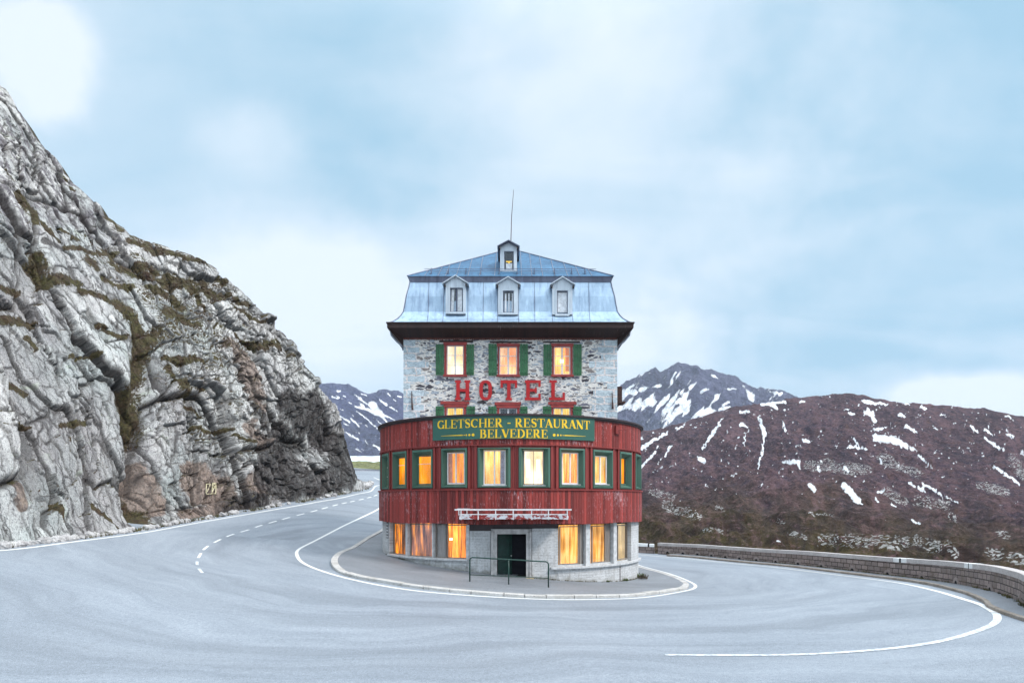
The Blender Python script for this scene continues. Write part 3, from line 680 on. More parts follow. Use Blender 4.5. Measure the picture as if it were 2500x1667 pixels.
M['bank'] = finish(m_, g, bsdf(g, c, .95, g.bump(n2, 1., .3)))
sheet('valley_snowfield', (500, 1150), [(1150, 190), (1131, 260), (1121, 600), (1112, 950)], M['snow'], amp=.5, label='pale snow lying in the valley below the distant range')
sheet('grass_bank', (640, 1100), [(1168, 106), (1152, 110), (1138, 122), (1127, 145), (1135, 175)], M['bank'], nc=300, sub=16, amp=.5, label='green heath bank beyond the far guard rail')

# ------------------------------------------------------------------ the rock cliff
RID = [(-600,-260),(-400,-120),(-200,60),(0,217),(11,229),(34,265),(57,292),(80,332),(103,349),(122,372),(143,399),(151,422),(191,452),(230,485),(249,502),(256,525),(302,554),(317,573),(363,588),(421,605),(467,622),(512,649),(556,678),(587,705),(623,743),(668,787),(708,828),(715,843),(722,866),(733,872),(748,895),(770,921),(784,948),(811,984),(829,1015),(840,1046),(848,1082),(860,1127),(866,1153),(873,1168),(885,1174),(897,1181),(908,1187),(916,1192)]
nc = 1150
PX = np.r_[np.linspace(-520, 0, 170, endpoint=False), np.linspace(0, 780, 700, endpoint=False), np.linspace(780, 914, nc-870)]
nc = len(PX)
bp = np.array([hit(px, py) for px, py in CLIFFB] + [(-17.2, 87.5)]); bpx = [c[0] for c in CLIFFB] + [916]
Bx = np.interp(PX, bpx, bp[:, 0]); By = np.interp(PX, bpx, bp[:, 1])
By = np.interp(PX, bpx, bp[:, 1]); Bx = (PX-CX)/F*By
Bz = gz(Bx, By)
ry = np.interp(PX, [r[0] for r in RID], [r[1] for r in RID])
Ry = np.interp(PX, [-520, 0, 250, 500, 700, 784, 829, 866, 885, 914], [48, 58, 63, 67.5, 73.5, 76.8, 79.3, 82.0, 84.5, 88.2])
Ry = np.maximum(Ry, By+.6)
Rx = (PX-CX)/F*Ry; Rz = H + (CY-ry)/F*Ry
nt = 760; T = np.linspace(0, 1, nt)[:, None]
pr = 1-(1-T)**1.12
Yw = By + (Ry-By)*T; Xw = Bx + (Rx-Bx)*T; Zw = Bz + (Rz-Bz)*pr
# a broad bench of shape: bulges and the gully
PXv = CX + Xw/Yw*F; PYv = CY - (Zw-H)/Yw*F
arc = np.r_[0, np.cumsum(np.hypot(np.diff((Bx+Rx)/2), np.diff((By+Ry)/2)))][None] + 0*T
def gradn(A): return np.gradient(A, axis=1), np.gradient(A, axis=0)
def surfn(X, Y, Z):
    xu, xv = gradn(X); yu, yv = gradn(Y); zu, zv = gradn(Z)
    n = np.stack([yu*zv-zu*yv, zu*xv-xu*zv, xu*yv-yu*xv], -1); n /= np.linalg.norm(n, axis=-1, keepdims=True)+1e-12
    s_ = np.sign((n*np.stack([-X, -Y, H+10-Z], -1)).sum(-1)); return n*s_[..., None]
Nn = surfn(Xw, Yw, Zw)
u = arc; v = Zw/ .82                                     # metres along the face, metres up it
# slabs dip to the lower right; steeper towards the far end
wu = fbm(u*.08, v*.08, 2, 11)*.9 + fbm(u*.9, v*.9, 3, 13)*.16; wv_ = fbm(u*.08+9, v*.08+5, 2, 12)*.9 + fbm(u*.9+9, v*.9, 3, 14)*.16
uu = u + wu; vv = v + wv_
A1 = radians(70); l_ = uu*cos(A1) - vv*sin(A1); c_ = uu*sin(A1) + vv*cos(A1)
A2 = radians(85); l2_ = uu*cos(A2) - vv*sin(A2); c2_ = uu*sin(A2) + vv*cos(A2)
def facets(sl, sc, seed, step, tilt, crack, cw, L=None, C=None):
    F1, F2, r1, r2, r3, ox, oy = worley((l_ if L is None else L)/sl, (c_ if C is None else C)/sc, seed)
    e = F2-F1
    return (r1-.5)*step + (r2-.5)*tilt*ox*sl*.5 + (r3-.5)*tilt*oy*sc - crack*np.exp(-(e/cw)**2), r1, e
d1, ra, e1 = facets(20, 5.0, 101, .9, .16, .4, .025)
d2, rb, e2 = facets(7, 2.2, 202, .75, .20, .22, .03)
d3, rc, e3 = facets(2.8, 1.0, 303, .30, .22, .10, .05)
d4, rd, e4 = facets(1.1, .45, 404, .12, .22, .05, .08)
b2, rb2, f2_ = facets(4.4, 2.6, 512, 1.25, .28, .35, .03, l2_, c2_)
b3, rc2, f3_ = facets(1.8, 1.15, 613, .60, .30, .18, .05, l2_, c2_)
b4, rd2, f4_ = facets(.75, .48, 714, .24, .35, .08, .08, l2_, c2_)
st1 = fbm(l_*.05, c_*.9, 5, 21); st2 = ridged(l_*.12, c_*2.1, 4, 22)
# right-hand part is blockier and craggier; left slabs are smooth
crag = np.clip((PXv-330)/160, 0, 1)*.9 + .25*np.clip((760-PYv)/300, 0, 1)
smoothleft = 1-np.clip(crag, 0, 1)
disp = d1*(.75+.4*crag) + smoothleft*(d2*.95 + d3*.8 + d4*.8) + crag*(d2*.3 + b2*.9 + b3*1.1 + b4*1.2) + st1*.10 + (st2-.5)*.03 + fbm(u*.05, v*.05, 3, 71)*.8
disp += -1.8*np.exp(-((PXv-(352+(PYv-1000)*.05))/26)**2)*np.clip((PYv-760)/120, 0, 1)      # gully
disp += -1.6*np.exp(-(((PXv-775)/75)**2+((PYv-1075)/60)**2))                                # hollow under the overhang
JN = [[(0,545),(60,600),(100,700),(150,760),(215,860),(260,960),(300,1040),(318,1130),(330,1280)],[(80,800),(130,870),(180,960),(215,1020)],[(0,900),(50,960),(95,1060),(105,1140),(150,1210),(190,1290)],[(0,1000),(40,1090),(60,1180),(95,1280)],
 [(160,870),(200,930),(240,1000),(262,1090),(280,1200)],[(430,920),(400,960),(395,1050)],[(560,880),(590,950),(600,1000),(640,1070),(690,1030),(720,1000)],[(640,1000),(620,1060),(605,1130),(560,1180),(565,1240)],[(700,860),(690,930),(720,1010)],
 [(50,330),(50,480)],[(10,300),(14,440)],[(88,380),(90,460)],[(250,520),(262,560),(310,600)],[(200,560),(260,580),(330,640),(380,720)],[(0,700),(60,760),(120,800)],[(480,1000),(500,1090),(560,1110)],[(130,500),(150,600),(200,680)],[(330,880),(380,840),(470,820)],[(500,760),(560,800),(640,830)],[(745,920),(770,1000),(760,1100)]]
JC = [(a[0], a[1], b[0], b[1], 3.2, 2.6) for L_ in JN for a, b in zip(L_[:-1], L_[1:])]
jw1 = fbm(u*.8, v*.8, 5, 191, .6)*16; jw2 = fbm(u*.8+40, v*.8, 5, 192, .6)*16
jd = capdist(PXv+jw1, PYv+jw2, JC); joint = np.clip(jd+.25, 0, 1)
disp += -.5*np.clip(jd*1.5+.5, 0, 1)
small = np.clip((Rz-Bz)/9.0, .06, 1)[None]                                               # less relief where the rock runs out
fade = np.clip((1-T)*26, 0, 1)*.65+.35
disp = disp*small*fade*np.clip(T*18+.25, 0, 1)
Xd = Xw + Nn[..., 0]*disp; Yd = Yw + Nn[..., 1]*disp; Zd = Zw + Nn[..., 2]*disp*.8
Xd[0] = Xw[0]; Yd[0] = Yw[0]; Zd[0] = Bz - .4
# vegetation and brown rock patches; dark ones paint overhang shade and a crack
VEG = [(300,640,420,700,9,10),(360,700,440,760,10,12),(230,790,300,820,6,7),(90,560,150,600,6,6),(440,620,560,680,5,5),(560,740,640,800,6,7),(640,800,690,845,5,5),(410,900,470,960,12,10),(470,980,520,1010,6,6),(270,600,300,660,8,8),(130,1230,160,1280,5,5),(332,887,352,1073,34,24),(373,812,340,887,24,30),(157,1024,232,1028,9,9),(178,868,232,868,6,6),(12,771,91,783,12,12),(21,912,75,949,9,9),(66,1024,95,1032,5,4),(352,1165,372,1290,14,18),
 (23,483,77,552,9,10),(88,632,115,682,15,15),(115,682,191,705,17,14),(23,690,77,709,13,13),(153,613,291,613,7,8),(214,632,237,659,11,10),(317,583,497,648,9,12),(402,670,497,697,12,13),(191,720,291,735,9,9),(160,430,191,460,4,5),(260,529,306,560,4,5),
 (467,689,525,734,12,12),(565,823,641,850,10,8),(400,770,467,796,12,12),(400,868,489,895,12,10),(677,854,712,868,7,6),(400,676,467,716,14,14),(540,715,600,745,6,7),(640,840,690,860,6,6),(300,740,350,800,14,16),(250,680,320,700,10,12),(60,820,90,850,8,6),
 (0,420,30,470,6,6),(500,1035,560,1045,6,5),(452,700,500,760,8,8),(330,640,380,660,10,10),(160,560,200,590,6,6),(240,1230,290,1290,8,6),(330,1290,400,1285,6,4),(560,1060,600,1080,5,5),(520,655,560,690,5,5),(600,735,640,780,5,5)]
BRN = [(579,877,605,939,26,24),(489,1158,560,1247,40,36),(370,1130,385,1230,22,26),(600,1050,640,1080,20,20),(540,840,570,880,14,14),(600,1180,640,1200,26,20),(30,1180,50,1240,12,10),(470,1255,600,1250,24,20),(620,970,640,1010,14,14)]
SHADE_DARK = [(690,1060,721,1091,34,34),(650,1120,802,1180,42,34),(757,979,846,1136,26,22),(640,1160,700,1190,40,40),(610,1000,640,1030,16,16),(700,980,760,1030,30,34),(800,1060,850,1160,26,18),(40,330,55,470,4,4),(750,1190,850,1180,24,14),(570,1230,640,1225,20,20),(100,600,150,620,6,6)]
w1 = fbm(u*.35, v*.35, 5, 91)*26; w2 = fbm(u*.35+40, v*.35, 5, 92)*26
NN = surfn(Xd, Yd, Zd)
flat = NN[..., 2]
from_n = fbm(u*.30, v*.42, 6, 93, .6)
zone = np.clip(1-np.hypot((PXv-430)/230, (PYv-770-(PXv-430)*.7)/210), 0, 1)
veg = capdist(PXv+w1*.8, PYv+w2*.6, VEG)*.5+.5
veg = np.maximum(veg, (flat-.62)*1.6 + from_n*.9 + .30 - .25*smoothleft + zone*.62)
veg = np.clip(veg - .35*np.clip((PXv-640)/120, 0, 1)*np.clip((PYv-880)/60, 0, 1)*2, 0, 1)
brn = np.clip(capdist(PXv+w1, PYv+w2, BRN)*.6+.5, 0, 1); shade_dark = np.clip(capdist(PXv+w1*.8, PYv+w2*.8, SHADE_DARK)*.6+.55, 0, 1)
crk = np.clip(np.maximum.reduce([joint, np.exp(-(e1/.035)**2), .8*np.exp(-(e2/.05)**2), .5*np.exp(-(e3/.07)**2)*smoothleft, crag*.8*np.exp(-(f2_/.05)**2), crag*.6*np.exp(-(f3_/.07)**2)]), 0, 1)
tone = .45*ra+.35*rb+.2*rc
# over the top and down behind
ex = np.linspace(.4, 1, 14)[:, None]; Tb = np.array([1.0, 3, 7, 13, 22, 35, 50, 70])[:, None]
dirx = np.full(nc, -.35); diry = np.full(nc, .94)
Xb = Xd[-1] + dirx*Tb; Yb = Yd[-1] + diry*Tb; Zb = Zd[-1] + .12*Tb*np.clip((Rz-Bz)/20, 0, 1) - .012*Tb**2 - .25*Tb*np.clip(1-(Rz-Bz)/14, 0, 1)
cat = lambda A, B: np.vstack([A, B])
XA, YA, ZA = cat(Xd, Xb), cat(Yd, Yb), cat(Zd, Zb)
rep = lambda A: np.vstack([A, np.repeat(A[-1:], len(Tb), 0)])
slab = l_*0+1
m_, g = newmat('cliff_rock'); 
lc = g.nt.nodes.new('ShaderNodeAttribute'); lc.attribute_name = 'slabuv'
q = lc.outputs[1]                                    # x along the slab, y across it
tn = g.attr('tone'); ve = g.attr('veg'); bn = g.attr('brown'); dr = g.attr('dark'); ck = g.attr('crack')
s1 = g.noise(g.map(q, scale=(.20, 1.1, 1)), 1.0, 8, .72, .1)
s2 = g.noise(g.map(g.pos(), rot=(.35, .5, .2), scale=(1.7, 1.7, .45)), 1.6, 7, .78)
wq_ = g.vm('ADD', q, g.vm('MULTIPLY', g.vm('SUBTRACT', g.noise(q, .9, 5, .65, out=1), (.5, .5, .5)), (1.3, .8, 0)))
k1 = g.vor(g.map(wq_, scale=(.10, .55, 1)), 1.0, 'DISTANCE_TO_EDGE'); k2 = g.vor(g.map(wq_, scale=(.30, 1.3, 1)), 1.0, 'DISTANCE_TO_EDGE'); k3 = g.vor(g.map(wq_, scale=(1.2, 2.9, 1)), 1.0, 'DISTANCE_TO_EDGE')
kc = g.vor(g.map(wq_, scale=(.30, 1.3, 1)), 1.0, out=1); kr, kg, kb = g.sep(kc)
pr_ = g.map(g.pos(), rot=(.35, .5, .2), scale=(1.5, 1.5, .6))
s3 = g.noise(pr_, 4.5, 6, .8)
big = g.noise(q, .12, 4, .6); s4 = g.noise(g.map(g.pos(), rot=(.35, .5, .2), scale=(1.4, 1.4, .8)), 11.0, 4, .85)
c = g.mix(g.ramp(s1, [(.32, 0), (.66, 1)]), (.17, .165, .168), (.62, .615, .60))
c = g.mix(g.m('MULTIPLY', g.ramp(kr, [(.2, 1), (.6, 0)]), .35), c, (.27, .265, .275)); c = g.mix(g.m('MULTIPLY', g.ramp(kg, [(.6, 0), (.9, 1)]), .3), c, (.78, .77, .75))
c = g.mix(g.m('MULTIPLY', g.ramp(big, [(.42, 0), (.62, 1)]), .55), c, (.44, .52, .50))       # grey-green lichen cast
c = g.mix(g.m('MULTIPLY', g.ramp(tn, [(.2, 1), (.45, 0)]), .4), c, (.20, .18, .18))
c = g.mix(g.m('MULTIPLY', g.ramp(tn, [(.55, 0), (.8, 1)]), .55), c, (.80, .78, .75))
c = g.mix(g.m('MULTIPLY', g.ramp(s2, [(.34, 1), (.43, 0)]), .7), c, (.10, .09, .095))          # dark streaks
c = g.mix(g.m('MULTIPLY', g.ramp(s3, [(.27, 1), (.39, 0)]), .6), c, (.09, .08, .08))
c = g.mix(g.m('MULTIPLY', g.ramp(s3, [(.55, 0), (.67, 1)]), .45), c, (.74, .73, .71))
c = g.mix(g.m('MULTIPLY', g.ramp(s4, [(.38, 1), (.49, 0)]), .85), c, (.07, .065, .07)); c = g.mix(g.m('MULTIPLY', g.ramp(s4, [(.54, 0), (.64, 1)]), .4), c, (.80, .79, .77))
# vertical black seepage streaks on the upper buttress
sep = g.noise(g.map(g.pos(), scale=(1.1, 1.1, .05)), 1.3, 5, .65)
c = g.mix(g.m('MULTIPLY', g.ramp(sep, [(.47, 0), (.58, 1)]), g.m('ADD', .16, g.m('MULTIPLY', g.attr('seep'), .7))), c, (.13, .115, .13))
lich = g.noise(q, .55, 5, .7)
c = g.mix(g.m('MULTIPLY', g.ramp(lich, [(.60, 0), (.70, 1)]), .35), c, (.46, .55, .38))
rust = g.noise(q, .35, 5, .7)
c = g.mix(g.m('MULTIPLY', g.ramp(rust, [(.66, 0), (.74, 1)]), .5), c, (.36, .19, .12))
nz = g.m('SUBTRACT', s2, .5); nz3 = g.m('SUBTRACT', s3, .5)
c = g.mix(g.m('MULTIPLY', g.ramp(g.m('ADD', bn, g.m('MULTIPLY', nz, .8)), [(.45, 0), (.62, 1)]), .8), c, g.mix(g.ramp(s3, [(.4, 0), (.6, 1)]), (.10, .065, .05), (.30, .21, .16)))
c = g.mix(g.m('MULTIPLY', g.ramp(g.m('ADD', dr, g.m('MULTIPLY', nz, 1.1)), [(.42, 0), (.62, 1)]), .88), c, g.mix(g.ramp(s2, [(.45, 0), (.66, 1)]), (.014, .012, .013), (.15, .135, .13)))  # shade under the overhang, painted into the rock colour
kk = g.m('MAXIMUM', g.ramp(k1, [(.0, 1), (.035, 0)]), g.m('MAXIMUM', g.m('MULTIPLY', g.ramp(k2, [(.0, 1), (.045, 0)]), .9), g.m('MULTIPLY', g.ramp(k3, [(.0, 1), (.05, 0)]), g.m('MULTIPLY', g.attr('crag'), .75))))
kk = g.m('MULTIPLY', kk, g.ramp(g.noise(q, .45, 4, .6), [(.35, .25), (.55, 1)]))
c = g.mix(g.m('MULTIPLY', g.m('MAXIMUM', ck, kk), .92), c, (.03, .025, .024))
vf = g.ramp(g.m('ADD', ve, g.m('ADD', g.m('MULTIPLY', nz, 1.0), g.m('MULTIPLY', nz3, 1.0))), [(.55, 0), (.62, 1)])
vn_ = g.noise(g.pos(), 1.1, 5, .75); vn2 = g.noise(g.pos(), 5.0, 4, .8)
vc = g.mix(g.ramp(vn_, [(.35, 0), (.5, .5), (.65, 1)]), (.060, .034, .024), (.075, .070, .026)); vc = g.mix(g.ramp(vn2, [(.35, 1), (.55, 0)]), vc, (.022, .018, .012))
vc = g.mix(g.m('MULTIPLY', g.ramp(vn2, [(.6, 0), (.75, 1)]), .6), vc, (.26, .22, .12))
c = g.mix(vf, c, vc)
hh = g.m('ADD', g.m('SUBTRACT', g.m('MULTIPLY', s3, .5), g.m('MULTIPLY', kk, .7)), g.m('ADD', g.m('MULTIPLY', s2, .8), g.m('MULTIPLY', s1, .5)))
nb = g.bump(g.m('ADD', hh, g.m('MULTIPLY', s4, .35)), .9, .13)
M['rock'] = finish(m_, g, bsdf(g, c, .88, nb, 0, .25))
V = np.c_[XA.ravel(), YA.ravel(), ZA.ravel()]
me = mesh_from('rock_cliff', V, gridfaces(XA.shape[0], nc)[:, ::-1].copy(), M['rock'], False,
               attrs={'tone': rep(tone), 'veg': np.vstack([veg, np.full((len(Tb), nc), .9)]), 'brown': rep(brn), 'dark': rep(shade_dark), 'crack': rep(crk), 'crag': rep(crag), 'seep': rep(np.clip((640-PYv+w2)/120, 0, 1)*np.clip((370-PXv+w1)/60, 0, 1))})
at = me.attributes.new('slabuv', 'FLOAT_VECTOR', 'POINT')
at.data.foreach_set('vector', np.stack([rep(l_), rep(c_), rep(l_)*0], -1).astype(np.float32).ravel())
tag(link('rock_cliff', me), kind='structure', label='grey slabby rock cliff with mossy ledges rising above the road')
CLX, CLY, CLZ, CLN = Xd, Yd, Zd, NN
# ================================================================== the hotel
def wood(name, a, b, flake, vary=.5, wear=.62, axis=0):
    """painted boards; UV.x runs round the wall in metres, UV.y is height"""
    m, g = newmat(name); u = g.uv(); ux, uy, _ = g.sep(u)
    bi = g.m('FLOOR', g.m('DIVIDE', ux, .155)); r = g('ShaderNodeTexWhiteNoise', {'W': bi}, out=0, noise_dimensions='1D')
    sv = g.comb(g.m('MULTIPLY', ux, 9.0), g.m('MULTIPLY', uy, .9), 0.0)
    n = g.noise(sv, 1.6, 5, .7); n2 = g.noise(g.comb(g.m('MULTIPLY', ux, 26.0), g.m('MULTIPLY', uy, 3.2), bi), 1.0, 5, .75)
    big = g.noise(u, .35, 3, .5)
    f = g.m('ADD', g.m('MULTIPLY', r, vary), g.m('MULTIPLY', n, 1-vary))
    c = g.mix(g.ramp(f, [(.25, 0), (.8, 1)]), a, b)
    fl = g.m('ADD', g.m('MULTIPLY', n2, .7), g.m('MULTIPLY', big, .3))
    c = g.mix(g.ramp(fl, [(wear, 0), (wear+.07, 1)]), c, flake)
    c = g.mix(g.m('MULTIPLY', g.ramp(fl, [(.34, 1), (.42, 0)]), .5), c, tuple(q*.4 for q in a))
    return finish(m, g, bsdf(g, c, .62, g.bump(n2, .4, .01)))
M['red'] = wood('red_boards', (.11, .013, .011), (.36, .048, .038), (.55, .38, .40), .55, .555)
M['redtrim'] = wood('red_trim', (.15, .020, .017), (.28, .04, .034), (.5, .38, .38), .2, .62)
M['green'] = wood('green_casing', (.028, .075, .055), (.075, .17, .13), (.28, .34, .32), .2, .62)
M['shutter'] = simple('green_shutter_paint', (.030, .115, .048), .5, 0, .3, 3, .25)
M['redframe'] = simple('red_window_frame', (.27, .035, .03), .55, 0, .3, 4, .2)
M['white'] = simple('white_sash_paint', (.66, .64, .63), .5, 0, .12, 5, .15)
M['greywood'] = wood('weathered_wood', (.13, .115, .10), (.30, .27, .25), (.42, .40, .38), .3, .6)
M['fascia'] = wood('brown_eaves_boards', (.014, .007, .006), (.038, .015, .012), (.42, .38, .40), .3, .60)
M['darktrim'] = simple('dark_rim', (.03, .018, .02), .5)
M['iron'] = simple('rusty_iron', (.06, .03, .025), .8, 0, .5, 8)
M['pipe'] = simple('green_tube_paint', (.012, .045, .035), .35, 0, .3, 9)
M['drain'] = simple('grey_drainpipe', (.22, .24, .28), .45, .3)
M['mast'] = simple('mast_metal', (.10, .07, .08), .5, .5)
M['railwhite'] = simple('flaking_white_metal', (.62, .60, .60), .55, 0, .2, 9)
M['conc'] = None
def zinc(name, a, b, stain, st=.5, rough=.38, metal=.35):
    m, g = newmat(name); p = g.obj(); x, y, z = g.sep(p)
    n = g.noise(p, .8, 5, .6); sv = g.comb(g.m('MULTIPLY', x, 4.5), g.m('MULTIPLY', y, 4.5), g.m('MULTIPLY', z, .45))
    s_ = g.noise(sv, 1.0, 5, .65); f2 = g.noise(p, 9, 4, .7)
    c = g.mix(g.ramp(n, [(.3, 0), (.7, 1)]), a, b)
    c = g.mix(g.m('MULTIPLY', g.ramp(s_, [(.50, 0), (.66, 1)]), st), c, stain)
    c = g.mix(g.m('MULTIPLY', g.ramp(s_, [(.30, 1), (.42, 0)]), .5), c, tuple(min(1, q*1.35) for q in b))
    c = g.mix(g.m('MULTIPLY', g.ramp(f2, [(.62, 0), (.72, 1)]), .3), c, stain)
    return finish(m, g, bsdf(g, c, rough, g.bump(g.noise(p, 1.6, 3), .25, .06), metal, .5))
M['zinc'] = zinc('zinc_sheet', (.27, .38, .50), (.39, .52, .65), (.14, .20, .32))
M['zinc2'] = zinc('blue_roof_sheet', (.018, .085, .17), (.045, .15, .27), (.02, .045, .10), .6, .7, .0)
M['zincdark'] = zinc('dark_sheet_edge', (.10, .11, .16), (.17, .19, .26), (.05, .05, .08))
M['zincpale'] = zinc('pale_zinc', (.50, .56, .62), (.62, .68, .73), (.28, .32, .38), .4)
# rubble stone with lime pointing, dressed quoins at the corners
m_, g = newmat('rubble_stone'); p = g.obj(); x, y, z = g.sep(p)
wob = g.vm('MULTIPLY', g.vm('SUBTRACT', g.noise(p, 2.2, 4, .6, out=1), (.5, .5, .5)), (.45, .45, .22))
pp = g.vm('ADD', p, wob)
def stones(sx, sz, rnd, thr):
    q_ = g.map(pp, scale=(sx, sx, sz)); e = g.vor(q_, 1.0, 'DISTANCE_TO_EDGE', rnd); cc = g.vor(q_, 1.0, 'F1', rnd, out=1)
    r_, g_, b_ = g.sep(cc); return e, r_, g_, b_
e1_, r1_, g1_, b1_ = stones(2.0, 5.6, .95, 0)
e2_, r2_, g2_, b2_ = stones(4.0, 10.5, 1.0, 0)
mort = g.mix(g.ramp(g.noise(p, 7, 5, .7), [(.3, 0), (.7, 1)]), (.58, .54, .50), (.82, .79, .74))
def stonecol(r_, g_, b_, fine):
    a = g.ramp(r_, [(0, (.09, .085, .10)), (.15, (.22, .22, .26)), (.32, (.44, .49, .55)), (.62, (.33, .29, .27)), (.74, (.58, .64, .69)), (.95, (.12, .10, .10))], 'CONSTANT')
    return g.mix(g.ramp(fine, [(.4, .35), (.65, 0)]), a, (.03, .03, .035))
fine = g.noise(p, 16, 5, .75)
s1c = stonecol(r1_, g1_, b1_, fine); s2c = stonecol(r2_, g2_, b2_, fine)
# a stone shows where its random number says so and away from the joint
def mask(e, gr, thr, j0, j1): return g.m('MULTIPLY', g.ramp(g.m('SUBTRACT', e, g.m('MULTIPLY', g.noise(p, 11, 3), .10)), [(j0, 0), (j1, 1)]), g.m('GREATER_THAN', gr, thr))
m1 = mask(e1_, g1_, .30, .05, .09); m2 = mask(e2_, g2_, .22, .08, .14)
c = g.mix(m2, mort, s2c); c = g.mix(m1, c, s1c)
# quoins
br = g.nt.nodes.new('ShaderNodeTexBrick')
wq = g.vm('ADD', g.comb(g.m('ADD', x, y), z, 0.0), g.vm('MULTIPLY', g.vm('SUBTRACT', g.noise(p, 3.0, 4, out=1), (.5, .5, .5)), (.34, .20, 0)))
g.nt.links.new(wq, br.inputs['Vector']); br.inputs['Scale'].default_value = 1; br.inputs['Brick Width'].default_value = 1.05; br.inputs['Row Height'].default_value = .40
br.inputs['Mortar Size'].default_value = .045; br.inputs['Mortar Smooth'].default_value = .25; br.offset = .5
br.inputs['Color1'].default_value = (.46, .55, .60, 1); br.inputs['Color2'].default_value = (.62, .70, .74, 1); br.inputs['Mortar'].default_value = (.80, .72, .69, 1)
fq = g.noise(p, 6.0, 6, .78)
qc = g.mix(g.m('MULTIPLY', g.ramp(fq, [(.36, 1), (.52, 0)]), .5), br.outputs[0], (.19, .24, .28)); qc = g.mix(g.m('MULTIPLY', g.ramp(fq, [(.55, 0), (.66, 1)]), .5), qc, (.82, .84, .84))
qc = g.mix(g.m('MULTIPLY', g.ramp(fine, [(.56, 0), (.68, 1)]), .5), qc, (.72, .76, .78))
row = g.m('FLOOR', g.m('DIVIDE', z, .40)); rr = g('ShaderNodeTexWhiteNoise', {'W': row}, out=0, noise_dimensions='1D')
lim = g.m('ADD', 4.25, g.m('ADD', g.m('MULTIPLY', rr, 1.1), g.m('MULTIPLY', g.m('MODULO', g.m('ABSOLUTE', row), 2.0), .35)))
qm = g.m('GREATER_THAN', g.m('ABSOLUTE', g.m('ADD', x, .09)), lim)
c = g.mix(qm, c, qc)
hq = g.m('ADD', g.m('MULTIPLY', m1, 1.0), g.m('ADD', g.m('MULTIPLY', m2, .6), g.m('MULTIPLY', fine, .5)))
M['rubble'] = finish(m_, g, bsdf(g, c, .92, g.bump(hq, .9, .05), 0, .25))
# board-marked grey concrete / limewashed stonework of the ground floor
m_, g = newmat('limewashed_wall'); p = g.uv(); ux, uy, _ = g.sep(p)
br = g.nt.nodes.new('ShaderNodeTexBrick'); g.nt.links.new(g.vm('ADD', p, g.vm('MULTIPLY', g.vm('SUBTRACT', g.noise(p, 2.5, 3, out=1), (.5, .5, .5)), (.08, .05, 0))), br.inputs['Vector'])
br.inputs['Scale'].default_value = 1; br.inputs['Brick Width'].default_value = 2.3; br.inputs['Row Height'].default_value = .135; br.inputs['Mortar Size'].default_value = .010
br.inputs['Color1'].default_value = (.40, .405, .41, 1); br.inputs['Color2'].default_value = (.50, .505, .51, 1); br.inputs['Mortar'].default_value = (.27, .27, .275, 1)
n = g.noise(p, 1.1, 5, .65); n2 = g.noise(p, 8, 6, .75); n3 = g.noise(g.map(p, scale=(3, .5, 1)), 1.2, 4, .6)
c = g.mix(g.ramp(n, [(.32, 0), (.68, 1)]), br.outputs[0], (.58, .585, .59))
c = g.mix(g.m('MULTIPLY', g.ramp(n2, [(.38, 1), (.5, 0)]), .55), c, (.24, .235, .23))
c = g.mix(g.m('MULTIPLY', g.ramp(n2, [(.58, 0), (.7, 1)]), .5), c, (.76, .77, .78))
c = g.mix(g.m('MULTIPLY', g.ramp(n3, [(.52, 0), (.72, 1)]), .5), c, (.24, .21, .18))
# damp green-brown stain creeping up from the pavement, and runs below the ledges
gr_ = g.m('MULTIPLY', g.m('SINE', g.m('DIVIDE', ux, 7.8)), -.78)
dm_ = g.m('ADD', g.m('SUBTRACT', g.m('ADD', gr_, .30), uy), g.m('MULTIPLY', g.m('SUBTRACT', g.noise(p, 1.8, 6, .7), .5), 1.3))
c = g.mix(g.m('MULTIPLY', g.ramp(dm_, [(.0, 0), (.30, 1)]), .6), c, (.13, .12, .085))
M['conc'] = finish(m_, g, bsdf(g, c, .85, g.bump(g.m('ADD', n2, g.m('MULTIPLY', br.outputs[1], -.6)), .6, .03)))
M['pale_stone'] = simple('pale_dressed_stone', (.46, .465, .47), .8, 0, .25, 5, .5)
M['door_stone'] = simple('door_surround_stone', (.42, .405, .395), .8, 0, .3, 4, .5)

def curtain(name, cols, strength, folds=14.0, sheen=.0, glow=None):
    """lit curtain: the cloth is back-lit by the room's lamp, folds run down it"""
    m, g = newmat(name); u = g.uv(); ux, uy, _ = g.sep(u)
    n = g.noise(g.comb(g.m('MULTIPLY', ux, folds), g.m('MULTIPLY', uy, .35), 0.0), 1.0, 4, .65, .2)
    c = g.ramp(n, [(.34, cols[0]), (.5, cols[1]), (.62, cols[2])])
    lamp = g.noise(g.map(u, scale=(.9, .7, 1)), 1.0, 2, .5); lampk = g('ShaderNodeMapRange', {0: lamp, 1: .35, 2: .65, 3: .55, 4: 1.35})
    strength *= .95
    e = g('ShaderNodeEmission', {'Color': c, 'Strength': g.m('MULTIPLY', lampk, strength)})
    if glow:
        L = g.vm('LENGTH', g.vm('MULTIPLY', g.vm('SUBTRACT', u, (glow[0], glow[1], 0)), (1.0, .8, 1)), out=1)
        k = g('ShaderNodeMapRange', {0: L, 1: glow[2], 2: 0.0, 3: 1.0, 4: glow[3]}, interpolation_type='SMOOTHSTEP')
        e = g('ShaderNodeEmission', {'Color': c, 'Strength': g.m('MULTIPLY', k, strength)})
    d_ = g('ShaderNodeBsdfDiffuse', {'Color': g.mix(.8, c, (.03, .015, .008))})
    return finish(m, g, g('ShaderNodeAddShader', {0: e, 1: d_}))
OR = ((.50, .08, .006), (1.0, .30, .01), (1.0, .50, .07)); YW = ((.85, .30, .035), (1.0, .54, .12), (1.0, .76, .32))
M['c_orange'] = curtain('orange_blind', ((.85, .25, .008), (1, .32, .005), (1, .38, .02)), .72, 3)
M['c_amber'] = curtain('amber_curtain', OR, .72, 7)
